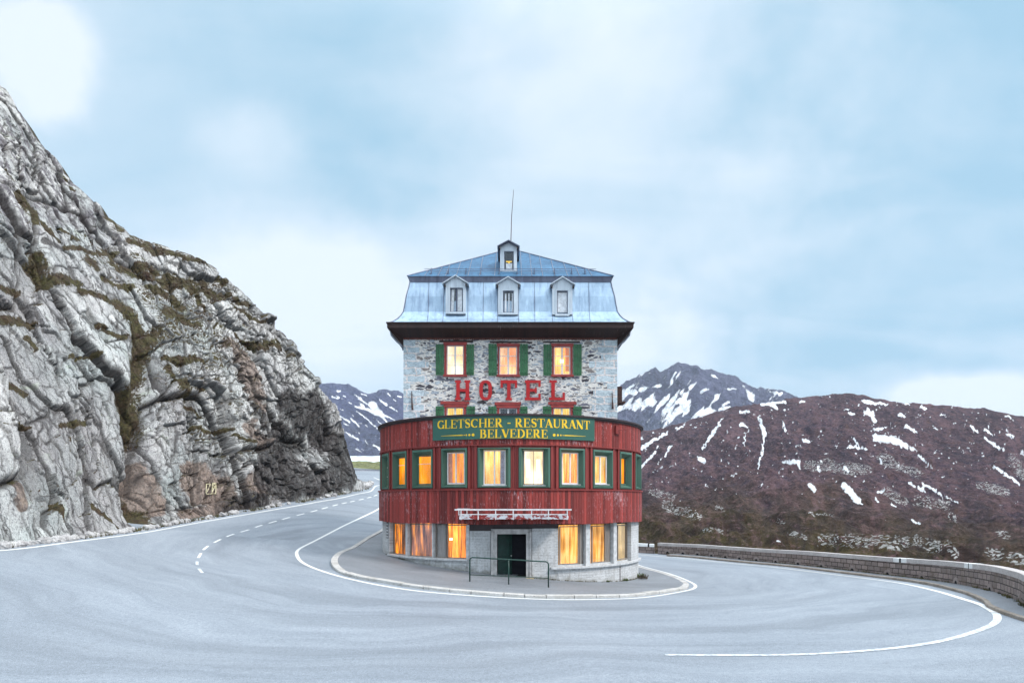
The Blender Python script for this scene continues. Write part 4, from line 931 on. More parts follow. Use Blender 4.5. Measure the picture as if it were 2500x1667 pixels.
M['c_yellow'] = curtain('pale_lit_curtain', YW, .70, 5)
M['c_bright'] = curtain('bright_lit_room', ((1, .62, .28), (1, .74, .42), (1, .86, .62)), .85, 2)
M['c_red'] = curtain('orange_and_red_curtain', ((.75, .07, .01), (1, .30, .02), (1, .70, .25)), .75, 9)
M['c_room'] = curtain('warm_lit_room', ((1, .28, .05), (1, .42, .08), (1, .60, .2)), .78, 4, glow=(0, 0, .5, 1.6))
M['c_lace'] = curtain('yellow_lace_curtain', ((1, .42, .02), (1, .62, .08), (1, .8, .3)), .72, 22)
M['c_pinkroom'] = curtain('rosy_lit_room', ((1, .28, .08), (1, .42, .16), (1, .62, .34)), .66, 3)
M['c_brown'] = curtain('brown_drape', ((.022, .010, .006), (.16, .05, .010), (1.0, .30, .01)), .9, 6)
M['c_gamber'] = curtain('deep_amber_drape', ((.10, .03, .008), (.75, .20, .01), (1, .48, .07)), .85, 8)
M['c_veil'] = curtain('thin_veil_curtain', ((.05, .035, .045), (.30, .13, .09), (1.0, .34, .04)), .85, 3.4)
M['c_sheer'] = curtain('cream_sheer_curtain', ((.50, .20, .04), (1.0, .46, .10), (1.0, .66, .26)), .62, 6)
M['c_sheergrey'] = curtain('creased_grey_sheer', ((.35, .27, .17), (.55, .42, .25), (.85, .62, .32)), .55, 3)
M['blind'] = simple('white_blind', (.75, .77, .80), .8)
M['dark_room'] = simple('unlit_room', (.010, .010, .016), .9)
M['bluegrey'] = simple('blue_grey_drape', (.16, .18, .26), .9, 0, .5, 2.5)
mb_, g = newmat('lamp_glass'); M['bulb'] = finish(mb_, g, g('ShaderNodeEmission', {'Color': (1, .86, .5, 1), 'Strength': 4.0}))
mg_, g = newmat('window_glass')
M['glass'] = finish(mg_, g, g('ShaderNodeMixShader', {0: .045, 1: g('ShaderNodeBsdfTransparent'), 2: g('ShaderNodeBsdfGlossy', {'Roughness': .03, 'Color': (.9, .95, 1, 1)})}))

XC = -.09
hotel = empty('hotel_building', (XC, 38, 0), 'stone hotel tower with blue mansard roof above a round red timber restaurant', 'hotel')
TY = 38.0; TX0, TX1 = -6.04, 5.86; TB = 54.0; TZ0, TZ1 = 7.7, 12.95
sx = lambda px, Y=38.0: (px-CX)/F*Y
sz = lambda py, Y=38.0: H+(CY-py)/F*Y

# ---- tower walls with real openings
def wall_holes(mb, x0, x1, z0, z1, y, holes, depth=.28):
    xs = sorted({x0, x1} | {h[0] for h in holes} | {h[1] for h in holes}); zs = sorted({z0, z1} | {h[2] for h in holes} | {h[3] for h in holes})
    for i in range(len(xs)-1):
        for j in range(len(zs)-1):
            a, b, c_, d_ = xs[i], xs[i+1], zs[j], zs[j+1]
            if any(a >= h[0]-1e-6 and b <= h[1]+1e-6 and c_ >= h[2]-1e-6 and d_ <= h[3]+1e-6 for h in holes): continue
            mb.quad((a, y, c_), (b, y, c_), (b, y, d_), (a, y, d_))
    for a, b, c_, d_ in holes:
        e = y+depth
        mb.quad((a, y, c_), (a, y, d_), (a, e, d_), (a, e, c_)); mb.quad((b, y, c_), (b, e, c_), (b, e, d_), (b, y, d_))
        mb.quad((a, y, d_), (b, y, d_), (b, e, d_), (a, e, d_)); mb.quad((a, y, c_), (a, e, c_), (b, e, c_), (b, y, c_))
W3 = [(1090.5, 1132), (1219, 1262.5), (1352, 1392.5)]
holes = []
for a, b in W3: holes.append((sx(a)-.06, sx(b)+.06, sz(916), sz(841)))
for a, b in W3: holes.append((sx(a)-.06, sx(b)+.06, sz(1062), sz(991)))
mb = MB(); wall_holes(mb, TX0, TX1, TZ0, TZ1, TY, holes)
mb.quad((TX0, TY, TZ0), (TX0, TB, TZ0), (TX0, TB, TZ1), (TX0, TY, TZ1)); mb.quad((TX1, TY, TZ0), (TX1, TY, TZ1), (TX1, TB, TZ1), (TX1, TB, TZ0))
mb.quad((TX0, TB, TZ0), (TX1, TB, TZ0), (TX1, TB, TZ1), (TX0, TB, TZ1))
for xx in (TX0, TX1):
    mb.quad((xx, TB-.01, -2), (xx, TB-.01, TZ0), (xx, 46, TZ0), (xx, 46, -2)) if False else None
mb.build('stone_wall', M['rubble'], hotel)

def shutter(x0, x1, z0, z1, yaw, hinge_left):
    """louvre-less ledged shutter folded back on the wall"""
    mb = MB(); n = 3; w = (x1-x0)/n
    for k in range(n): mb.box(x0+k*w+.006, x0+(k+1)*w-.006, TY-.075, TY-.04, z0, z1)
    hz = z1-z0
    bars = (.09, .5, .91) if hz > 1 else (.6,)
    for t in bars: mb.box(x0+.02, x1-.02, TY-.10, TY-.0755, z0+hz*t-.03, z0+hz*t+.03)
    mb.box(x0+.01, x1-.01, TY-.0395, TY-.004, z0+.1, z0+.16)
    return mb.build('shutter', M['shutter'], hotel)
def tower_window(px0, px1, py0, py1, cur, fr, lintel=None, dark=False, rows=3, shut=None, shutz=None, fx=None):
    x0, x1, z0, z1 = sx(px0), sx(px1), sz(py1), sz(py0); fx0, fx1 = sx(fx[0]), sx(fx[1]); ft = .0
    mb = MB(); zt = z1+.10; zb_ = z0-.11; yf = TY-.05; yb = TY+.13
    # red outer frame, head and sill
    mb.box(fx0, x0, yf, yb, z0, z1); mb.box(x1, fx1, yf, yb, z0, z1)
    mb.box(fx0-.05, fx1+.05, yf-.03, yb, z1, zt+.06); mb.box(fx0-.06, fx1+.06, yf-.06, yb, zb_, z0)
    if lintel: mb.box(sx(lintel[0]), sx(lintel[1]), yf-.05, TY+.02, zt+.062, zt+.062+sz(lintel[2])-sz(lintel[3]))
    w = mb.build('window', M['redframe'], hotel)
    mb = MB(); y0, y1 = TY+.04, TY+.10; t = .055; c_ = (x0+x1)/2
    mb.box(x0, x0+t, y0, y1, z0, z1); mb.box(x1-t, x1, y0, y1, z0, z1); mb.box(x0+t, x1-t, y0, y1, z0, z0+t); mb.box(x0+t, x1-t, y0, y1, z1-t, z1)
    mb.box(c_-.05, c_+.05, y0-.012, y1, z0+t, z1-t)
    for k in range(1, rows):
        zz_ = z0+(z1-z0)*k/rows
        mb.box(x0+t, c_-.05, y0+.005, y1-.01, zz_-.018, zz_+.018); mb.box(c_+.05, x1-t, y0+.005, y1-.01, zz_-.018, zz_+.018)
    mb.build('sash', M['white'], w)
    mb = MB(); mb.box(x0+t, x1-t, y1-.025, y1-.019, z0+t, z1-t); mb.build('pane', M['glass'], w)
    mb = MB(); nn = 40
    vs = []; us = []
    for k in range(nn+1):
        u_ = k/nn; xx = x0-.05+(x1-x0+.1)*u_; yy = TY+.24+.018*sin(u_*38)+.012*sin(u_*17+1)
        for zv in (z0-.05, z1+.05): vs.append((xx, yy, zv)); us.append(((u_-.5)*(x1-x0), zv-(z0+z1)/2))
    mb.add(vs, [(2*k, 2*k+2, 2*k+3, 2*k+1) for k in range(nn)], us)
    mb.build('curtain' if not dark else 'dark_interior', cur, w)
    for (a, b) in shut: shutter(sx(a), sx(b), sz(shutz[1]), sz(shutz[0]), 0, True)
    return w
tower_window(*W3[0], 843, 915, M['c_bright'], None, fx=(1085, 1138), shut=[(1064, 1084), (1139, 1157.5)], shutz=(841, 916))
tower_window(*W3[1], 846, 915, M['c_pinkroom'], None, fx=(1215.5, 1267), shut=[(1192.5, 1213), (1269, 1289)], shutz=(840, 917))
w_ = tower_window(*W3[2], 846, 915, M['c_room'], None, fx=(1348, 1397.6), shut=[(1326.5, 1346.5), (1399, 1420)], shutz=(841, 917))
mb = MB(); mb.tube([(sx(1372), TY+.19, sz(884)), (sx(1372), TY+.19, sz(876))], .09, 10); mb.build('lamp', M['bulb'], w_)
mb = MB()
for k in range(9):
    xx = sx(1381)+k*.03; mb.box(xx, xx+.022, TY+.16+.01*(k % 2), TY+.175, sz(905), sz(847))
mb.build('red_side_curtain', simple('red_curtain_cloth', (.6, .06, .03), .8), w_)
tower_window(1090.5, 1132, 994, 1060, M['c_lace'], None, fx=(1086, 1138), lintel=(1075.6, 1145.5, 984, 991), shut=[(1064, 1084), (1139, 1160)], shutz=(992, 1060), rows=2)
tower_window(1219, 1262.5, 996, 1060, M['dark_room'], None, fx=(1214, 1268), lintel=(1208, 1272, 983, 990), dark=True, shut=[(1192, 1212), (1270, 1288)], shutz=(992, 1060), rows=2)
tower_window(1351, 1392.5, 995, 1060, M['c_lace'], None, fx=(1347, 1398), lintel=(1338, 1407.5, 983, 990), shut=[(1325, 1345.5), (1399, 1420)], shutz=(992, 1060), rows=2)
# charred timber lintels set in the wall above the top windows
for a, b, y0_, y1_ in ((1072, 1155, 831, 836), (1196, 1284, 833, 837), (1326, 1416, 833, 837)):
    mb = MB(); mb.box(sx(a), sx(b), TY-.02, TY+.1, sz(y1_), sz(y0_)); mb.build('timber_lintel', M['fascia'], hotel)
for px_, a, b in ((1005.5, 955, 1000), (1494, 958, 998)):                     # wall anchors
    mb = MB(); mb.tube([(sx(px_), TY-.05, sz(a)), (sx(px_)+.01, TY-.06, sz((a+b)/2)), (sx(px_)+.04, TY-.05, sz(b))], [.022, .035, .06], 6)
    mb.build('iron_wall_anchor', M['iron'], hotel)

# ---- cornice: fascia, sloping boarded soffit
def h2(hp): return hp*43.95/(F+hp)
E0 = h2(301); EY = 43.95-E0; ez1 = sz(789, EY); ez0 = sz(800, EY); WH = 5.95
mb = MB()
def ringbox(mb, h0, h1, z0, z1, back=None):
    """a square ring band of outer half-width h1 and inner h0 round the tower"""
    B = TB
    for (a, b, c_, d_) in ((XC-h1, XC+h1, 43.95-h1, 43.95-h0), (XC-h1, XC-h0, 43.95-h0, B+h1-WH), (XC+h0, XC+h1, 43.95-h0, B+h1-WH)):
        mb.box(a, b, c_, d_, z0, z1)
ringbox(mb, E0-.06, E0, ez0, ez1)
ringbox(mb, E0-.10, E0+.05, ez1+.002, ez1+.06)
mb.build('fascia', M['fascia'], hotel)
mb = MB(); zw_f = sz(827); zw_s = sz(846)
hi, ho = WH+.0, E0-.03
mb.quad((XC-ho, 43.95-ho, ez0), (XC+ho, 43.95-ho, ez0), (XC+hi, 37.99, zw_f), (XC-hi, 37.99, zw_f))
for s_ in (-1, 1):
    mb.quad((XC+s_*ho, 43.95-ho, ez0), (XC+s_*ho, TB, ez0), (XC+s_*hi, TB, zw_s), (XC+s_*hi, 37.99, zw_s))
    mb.add([(XC+s_*ho, 43.95-ho, ez0), (XC+s_*hi, 37.985, zw_s), (XC+s_*hi, 37.985, zw_f)], [(0, 1, 2)])
mb.build('soffit', M['fascia'], hotel)
mb = MB(); k = TX0+.02
while k < TX1-.05: mb.box(k, k+.085, 37.93, 37.985, sz(829)-.04*random.random(), zw_f+.12); k += .105
mb.build('frieze_boards', simple('red_brown_boards', (.11, .035, .025), .7, 0, .4, 6), hotel)
for s_ in (-1, 1):                                      # guttering brackets at the corners and the downpipes
    x_ = XC+s_*(WH+.42); mb = MB()
    mb.tube([(XC+s_*(E0-.12), 37.6, ez0-.05), (XC+s_*(E0-.16), 37.62, sz(822)), (XC+s_*(WH+.34), 37.75, sz(836)), (XC+s_*(WH+.06), 37.9, sz(846)), (XC+s_*(WH+.06), 38.25, sz(852))], .045, 8)
    mb.build('gutter_bend', M['drain'], hotel)

# ---- mansard: flared lower slope with standing seams, lip and low hipped top
PRF = [(h2(a), sz(b, 43.95-h2(a))) for a, b in ((300,789),(287,785),(275,778),(267,770),(261,761),(257,741),(254,723),(248,702),(245,688))]
mb = MB()
for (h0, z0_), (h1, z1_) in zip(PRF[:-1], PRF[1:]):
    y0_, y1_ = 43.95-h0, 43.95-h1; B0, B1 = TB+h0-WH, TB+h1-WH
    mb.quad((XC-h0, y0_, z0_), (XC+h0, y0_, z0_), (XC+h1, y1_, z1_), (XC-h1, y1_, z1_))
    mb.quad((XC-h0, B0, z0_), (XC-h0, y0_, z0_), (XC-h1, y1_, z1_), (XC-h1, B1, z1_))
    mb.quad((XC+h0, y0_, z0_), (XC+h0, B0, z0_), (XC+h1, B1, z1_), (XC+h1, y1_, z1_))
mb.build('mansard_slope', M['zinc'], hotel, smooth=False)
def seam(mb, px, top_px=None, w=.022, y=0):
    """standing seam down the front slope at the column that reads px at its middle"""
    x_ = sx(px, 38.05); pts = []
    for h_, z_ in PRF:
        xx = XC + (x_-XC)*(1 if abs(x_-XC) < 5 else h_/5.75)
        pts.append((xx, 43.95-h_-.02, z_+.01))
    for a, b in zip(pts[:-1], pts[1:]):
        mb.hexa([(a[0]-w/2, a[1], a[2]), (a[0]+w/2, a[1], a[2]), (a[0]+w/2, a[1]+.04, a[2]), (a[0]-w/2, a[1]+.04, a[2]),
                 (b[0]-w/2, b[1], b[2]), (b[0]+w/2, b[1], b[2]), (b[0]+w/2, b[1]+.04, b[2]), (b[0]-w/2, b[1]+.04, b[2])])
mb = MB()
for px_ in (1046, 1083, 1142.5, 1180, 1215, 1266, 1305.5, 1348, 1397, 1438.5): seam(mb, px_)
for s_ in (-1, 1):
    pts = [(XC+s_*(h_+.005), 43.95-h_-.005, z_+.01) for h_, z_ in PRF]; mb.tube(pts, .03, 6)
mb.build('standing_seams', M['zincdark'], hotel)
hT = h2(248.5)+.02; zL0, zL1 = PRF[-1][1]-.03, sz(675, 43.95-hT)
mb = MB(); h0_ = PRF[-1][0]-.1
BT = TB+hT-WH
mb.hexa([(XC-hT+.06, 43.95-hT+.06, zL0), (XC+hT-.06, 43.95-hT+.06, zL0), (XC+hT-.06, BT, zL0), (XC-hT+.06, BT, zL0), (XC-hT, 43.95-hT, zL1), (XC+hT, 43.95-hT, zL1), (XC+hT, BT, zL1), (XC-hT, BT, zL1)])
mb.build('roof_lip', M['zincdark'], hotel)
hR = hT+.05; apexY, apexZ = 43.95, sz(608, 43.95); zE = zL1+.004
mb = MB(); xl, xr, yF = XC-hR, XC+hR, 43.95-hR; rb = TB-6
mb.add([(xl, yF, zE), (xr, yF, zE), (XC, apexY, apexZ), (xl, TB+.2, zE), (xr, TB+.2, zE), (XC, rb, apexZ)], [(0, 1, 2), (1, 4, 5, 2), (3, 0, 2, 5), (4, 3, 5), (0, 3, 4, 1)])
mb.build('roof', M['zinc2'], hotel)
mb = MB(); 
slope = (apexZ-zE)/(apexY-yF)
for px_ in (1040, 1072, 1090, 1116, 1144, 1172, 1208, 1273, 1298, 1324, 1353, 1384, 1412, 1442):
    xx = sx(px_, 38.8); d_ = hR-abs(xx-XC)
    if d_ < .3: continue
    a = (xx, yF+.02, zE+.02); b = (xx*.985, yF+d_, zE+slope*d_+.012)
    mb.hexa([(a[0]-.014, a[1], a[2]-.03), (a[0]+.014, a[1], a[2]-.03), (b[0]+.014, b[1], b[2]-.03), (b[0]-.014, b[1], b[2]-.03), (a[0]-.014, a[1], a[2]+.02), (a[0]+.014, a[1], a[2]+.02), (b[0]+.014, b[1], b[2]+.02), (b[0]-.014, b[1], b[2]+.02)])
mb.tube([(xl, yF, zE+.02), (XC, apexY, apexZ+.02)], .035, 6); mb.tube([(xr, yF, zE+.02), (XC, apexY, apexZ+.02)], .035, 6)
mb.build('roof_seams', M['zincdark'], hotel)
# snow guard rails
mb = MB(); yg = yF+.62; zg = zE+slope*.62
for dz_ in (.10, .22): mb.tube([(sx(1036, yg), yg, zg+dz_), (sx(1455, yg), yg, zg+dz_)], .014, 6)
for px_ in (1053.5, 1095, 1138, 1174, 1219, 1262.5, 1304, 1353.5, 1395, 1427.5):
    x_ = sx(px_, yg); mb.box(x_-.02, x_+.02, yg-.03, yg+.03, zg-.05, zg+.27); mb.box(x_-.018, x_+.018, yg-.35, yg-.031, zg-.22, zg+.02)
mb.build('snow_guard_rail', M['zincdark'], hotel)
mb = MB(); mb.tube([(sx(1246, 41.4), 41.4, 18.4), (sx(1249, 41.4), 41.4, sz(530, 41.4)), (sx(1254, 41.4), 41.4, sz(463, 41.4))], [.035, .025, .014], 6)
mb.build('antenna_mast', M['mast'], hotel)

def dormer(pxc, pw, py_b, py_e, py_a, Yf, depth, win, kind, roofw, roofmat, frontmat, eav=.07, overh=.22):
    x_ = sx(pxc, Yf); hw_ = pw/2/F*Yf; zb_, ze, za = sz(py_b, Yf), sz(py_e, Yf), sz(py_a, Yf); rw = roofw/2/F*Yf
    wx0, wx1, wz0, wz1 = sx(win[0], Yf), sx(win[1], Yf), sz(win[3], Yf), sz(win[2], Yf)
    mb = MB(); wall_holes(mb, x_-hw_, x_+hw_, zb_, ze, Yf, [(wx0, wx1, wz0, wz1)], .12)
    for s_ in (-1, 1): mb.quad((x_+s_*hw_, Yf, zb_), (x_+s_*hw_, Yf+depth, zb_), (x_+s_*hw_, Yf+depth, ze), (x_+s_*hw_, Yf, ze))
    gz_ = ze+(za-ze)*(hw_/rw)
    mb.add([(x_-hw_, Yf, ze), (x_+hw_, Yf, ze), (x_, Yf, za-.05)], [(0, 1, 2)])
    # raised architrave
    t = .05
    for a, b, c_, d_ in ((wx0-t-.04, wx0-.04+.02, wz0-.05, wz1+.08), (wx1+.02, wx1+.04+t-.02+.02, wz0-.05, wz1+.08), (wx0-.02, wx1+.02, wz1+.02, wz1+.08), (wx0-.10, wx1+.10, wz0-.12, wz0-.055)):
        mb.box(a, b, Yf-.035, Yf-.002, c_, d_)
    dm = mb.build('dormer', frontmat, hotel)
    mb = MB(); th = .05; yo = Yf-overh
    for s_ in (-1, 1):
        a = (x_+s_*rw, ze-.03); b = (x_, za)
        mb.hexa([(a[0], yo, a[1]-th), (b[0], yo, b[1]-th), (b[0], Yf+depth+.6, b[1]-th), (a[0], Yf+depth+.2, a[1]-th),
                 (a[0], yo, a[1]), (b[0], yo, b[1]), (b[0], Yf+depth+.6, b[1]), (a[0], Yf+depth+.2, a[1])])
    mb.build('dormer_roof', roofmat, dm)
    for s_ in (-1, 1):
        mb = MB(); px2 = x_+s_*(hw_+.03); mb.box(px2-.035, px2+.035, Yf-overh+.02, Yf+.01, ze-.20, ze-.09); mb.build('eaves_bracket', M['fascia'], dm)
    mb = MB(); y0, y1 = Yf+.03, Yf+.075; t = .035; fm = {'double': M['greywood'], 'single': M['greywood'], 'blind': M['zincdark'], 'attic': M['zinc2']}[kind]
    mb.box(wx0, wx0+t, y0, y1, wz0, wz1); mb.box(wx1-t, wx1, y0, y1, wz0, wz1); mb.box(wx0+t, wx1-t, y0, y1, wz0, wz0+t); mb.box(wx0+t, wx1-t, y0, y1, wz1-t, wz1)
    if kind == 'double': c_ = (wx0+wx1)/2; mb.box(c_-.03, c_+.03, y0-.01, y1, wz0+t, wz1-t)
    mb.build('window_frame', simple('slate_frame', (.07, .08, .13), .6), dm)
    mb = MB(); mb.box(wx0+t, wx1-t, y1-.02, y1-.014, wz0+t, wz1-t); mb.build('pane', M['glass'], dm)
    mb = MB(); mb.quad((wx0, Yf+.30, wz0-.02), (wx1, Yf+.30, wz0-.02), (wx1, Yf+.30, wz1+.02), (wx0, Yf+.30, wz1+.02)); mb.build('dark_interior', M['dark_room'], dm)
    mb = MB()
    if kind == 'double':
        mb.add([(wx0+.04, Yf+.13, wz0), (wx0+.17, Yf+.14, wz0), (wx0+.23, Yf+.13, wz1), (wx0+.08, Yf+.12, wz1)], [(0, 1, 2, 3)]); mb.box((wx0+wx1)/2+.05, wx1-.06, Yf+.13, Yf+.14, wz0, wz1)
    elif kind == 'single':
        mb.box(wx0+.10, wx0+.19, Yf+.13, Yf+.14, wz0, wz1-.1); mb.box(wx0+.30, wx0+.36, Yf+.13, Yf+.14, wz0, wz1-.1); mb.box(wx1-.10, wx1-.04, Yf+.13, Yf+.14, wz0, wz1-.1)
    elif kind == 'blind':
        mb.box(wx0+.02, wx1-.02, Yf+.13, Yf+.14, wz0+.12, wz1-.06)
    else:
        mb.box(wx0+.10, wx1-.08, Yf+.13, Yf+.14, wz0+.05, wz0+.42)
    mb.build('blind', M['blind'], dm)
    if kind == 'attic':
        mb = MB(); mb.box(wx0+.1, wx1-.1, Yf+.15, Yf+.18, wz0+.5, wz0+.56); mb.tube([((wx0+wx1)/2, Yf+.16, wz0+.5), ((wx0+wx1)/2, Yf+.16, wz0+.42)], .05, 8)
        mb.build('lamp', finish(*(lambda mm: (mm[0], mm[1], mm[1]('ShaderNodeEmission', {'Color': (1, .66, .05, 1), 'Strength': .55})))(newmat('attic_lamp'))), dm)
    return dm
dormer(1112.5, 49, 766, 692, 673.5, 37.80, 1.0, (1099, 1130, 703, 761), 'double', 64, M['zincpale'], M['zincpale'])
dormer(1240.5, 49, 768, 694, 677, 37.80, 1.0, (1228, 1254, 710, 763), 'single', 62, M['zincpale'], M['zincpale'])
dormer(1373, 49, 768, 695, 677, 37.80, 1.0, (1360, 1386, 710, 766), 'blind', 62, M['zincpale'], M['zincpale'])
dormer(1241.5, 41, 663, 603, 590, 39.05, 2.0, (1231, 1254, 614, 659), 'attic', 54, M['zincdark'], M['zincpale'], overh=.3)

# ---- HOTEL letters
letters = empty('hotel_lettering', (XC, 37.95, sz(977)), 'five red slab-serif letters reading HOTEL fixed to the stone wall', 'sign')
M['letter'] = simple('red_letter_enamel', (.40, .008, .010), .45, 0, .12, 3, .1)
def letter(ch, px0, px1, py0=928.5, py1=977):
    Yl = 37.93; x0, x1, z0, z1 = sx(px0, Yl), sx(px1, Yl), sz(py1, Yl), sz(py0, Yl); mb = MB(); ya, yb = 37.86, 37.93
    w = x1-x0; h_ = z1-z0; s_ = .20; sh = .13; B = lambda a, b, c_, d_: mb.box(x0+a, x0+b, ya, yb, z0+c_, z0+d_)
    if ch == 'H':
        for a in (0.03, w-.03-s_-.12):
            B(a, a+s_+.12, 0, sh); B(a+.06, a+.06+s_, sh, h_-sh); B(a, a+s_+.12, h_-sh, h_)
        B(.09+s_, w-.09-s_, h_/2-.08, h_/2+.08)
    elif ch == 'T':
        B(w/2-.10-.07, w/2+.10+.07, 0, sh); B(w/2-.1, w/2+.1, sh, h_-.17); B(0, w, h_-.17, h_); B(0, .13, h_-.42, h_-.17); B(w-.13, w, h_-.42, h_-.17)
    elif ch == 'E':
        B(0, w, 0, .15); B(.07, .07+s_, .15, h_-.15); B(0, w, h_-.15, h_); B(w-.13, w, .15, .36); B(w-.13, w, h_-.36, h_-.15); B(.07+s_, .55, h_/2-.075, h_/2+.075); B(.55, .66, h_/2-.15, h_/2+.15)
    elif ch == 'L':
        B(0, w, 0, .15); B(.12, .12+s_, .15, h_-sh); B(.02, .22+s_, h_-sh, h_); B(w-.13, w, .15, .42)
    else:
        n = 24; vo = []; vi = []
        def se(t, a, b): 
            cc, ss = cos(t), sin(t); return (w/2+a*math.copysign(abs(cc)**.75, cc), h_/2+b*math.copysign(abs(ss)**.75, ss))
        for k in range(n): vo.append(se(2*pi*k/n, w/2, h_/2)); vi.append(se(2*pi*k/n, w/2-.20, h_/2-.15))
        vs = [(x0+a, y, z0+b) for y in (ya, yb) for P in (vo, vi) for a, b in P]; fs = []
        for k in range(n):
            j = (k+1) % n
            fs += [(k, j, n+j, n+k), (2*n+k, 3*n+k, 3*n+j, 2*n+j), (k, 2*n+k, 2*n+j, j), (n+k, n+j, 3*n+j, 3*n+k)]
        mb.add(vs, fs)
    mb.build('letter', M['letter'], letters, label='red letter '+ch)
    mb2 = MB(); xx = (x0+x1)/2
for ch, a, b in (('H', 1110, 1149.5), ('O', 1170, 1201.5), ('T', 1222, 1262.5), ('E', 1281.5, 1320), ('L', 1340.5, 1379)): letter(ch, a, b)
# ================================================================== the round restaurant
DC = 41.8; R0 = 7.80
def th_of(px, R=R0):
    """angle round the restaurant at which a post stands for a sight line"""
    k = (px-CX)/F; lo, hi_ = -1.45, 1.45
    for _ in range(60):
        m_ = (lo+hi_)/2
        if (XC+R*sin(m_)) - k*(DC-R*cos(m_)) < 0: lo = m_
        else: hi_ = m_
    return (lo+hi_)/2
def cyl(th, r, z): return (XC+r*sin(th), DC-r*cos(th), z)
def arcband(mb, t0, t1, r0, r1, z0, z1, step=.05, caps=True):
    """solid curved band; r0 inner, r1 outer; z0/z1 numbers or functions of the angle"""
    n = max(1, int(abs(t1-t0)/step+.999)); f0 = z0 if callable(z0) else (lambda t: z0); f1 = z1 if callable(z1) else (lambda t: z1)
    vs = []; us = []
    for k in range(n+1):
        t = t0+(t1-t0)*k/n
        for r_, z_ in ((r1, f0(t)), (r1, f1(t)), (r0, f1(t)), (r0, f0(t))): vs.append(cyl(t, r_, z_)); us.append((t*R0+ (0 if r_ == r1 else .03), z_))
    fs = []
    for k in range(n):
        for j in range(4): fs.append((4*k+j, 4*k+(j+1) % 4, 4*k+4+(j+1) % 4, 4*k+4+j))
    if caps: fs += [(0, 1, 2, 3), (4*n, 4*n+3, 4*n+2, 4*n+1)]
    mb.add(vs, fs, us)
def boards(mb, t0, t1, r, z0, z1, bw=.155):
    """vertical tongue-and-groove boards standing round the arc"""
    k0 = int(math.floor(t0*R0/bw)); k1 = int(math.ceil(t1*R0/bw)); f0 = z0 if callable(z0) else (lambda t: z0); f1 = z1 if callable(z1) else (lambda t: z1)
    for k in range(k0, k1):
        a = max(t0, k*bw/R0); b = min(t1, (k+1)*bw/R0)
        if b-a < .02/R0: continue
        gp = .013/R0; dr = .006*_rb.random(); za, zb_ = f0(a)-(.012*_rb.random()), f1(a)
        P = [(a, r-.03), (a+gp*.2, r-.022), (a+gp, r+dr), (b-gp*.2, r+dr), (b-gp*.1, r-.03)]
        vs = []; us = []
        for t, rr in P:
            for z_ in (za, zb_): vs.append(cyl(t, rr, z_)); us.append((min(max(t*R0, k*bw+.004), (k+1)*bw-.004), z_))
        fs = [(2*i, 2*i+2, 2*i+3, 2*i+1) for i in range(len(P)-1)]
        mb.add(vs, fs, us)
_rb = random.Random(11)
TM = 1.72                                    # the round part runs a little past the half circle, then straight walls go back
ZR, ZC1, ZC0, ZS, ZB = 8.15, 6.62, 6.50, 4.42, 2.65
# upper cladding, window band, lower cladding
mb = MB(); boards(mb, -TM, TM, R0+.03, ZC1, ZR-.12)
def straight(mb, x_, z0, z1, s_, y0=42.95, y1=54.0):
    y = y0
    while y < y1:
        a = (x_, y+.006, z0); b = (x_, y+.15, z0)
        mb.quad((x_, y+.006, z0), (x_, y+.15, z0), (x_, y+.15, z1), (x_, y+.006, z1), [(y, z0), (y+.14, z0), (y+.14, z1), (y, z1)]); y += .155
for s_ in (-1, 1): straight(mb, XC+s_*(R0-.07), ZS, ZR-.12, s_)
mb.build('upper_cladding', M['red'], hotel)
mb = MB(); boards(mb, -TM, TM, R0+.10, lambda t: ZB+.02*sin(t*9), ZS-.09)
for s_ in (-1, 1): straight(mb, XC+s_*(R0+.01), ZB, ZS-.09, s_)
mb.build('lower_cladding', M['red'], hotel)
mb = MB(); arcband(mb, -TM, TM, R0-.2, R0+.17, ZS-.085, ZS-.02); arcband(mb, -TM, TM, R0-.1, R0+.075, ZC1-.055, ZC1-.001)
mb.build('sill_moulding', M['redtrim'], hotel)
mb = MB(); arcband(mb, -TM, TM, R0-.35, R0+.19, ZR-.115, ZR-.02); arcband(mb, -TM, TM, R0-.1, R0+.11, ZR-.20, ZR-.117)
mb.build('roof_rim', M['darktrim'], hotel)
mb = MB(); n = 60; vs = [(XC, 48, ZR-.05)]+[cyl(-TM+2*TM*k/n, R0+.1, ZR-.05) for k in range(n+1)] + [(XC+R0, 54, ZR-.05), (XC-R0, 54, ZR-.05)]
mb.add(vs, [(0, k, k+1) for k in range(1, n+3)] + [(0, n+3, 1)])
mb.build('flat_roof', M['zincdark'], hotel)
# inner drum that closes the rooms behind the glass
mb = MB(); arcband(mb, -TM, TM, R0-1.3, R0-1.1, -1.5, ZR-.2); mb.build('inner_drum', M['dark_room'], hotel)

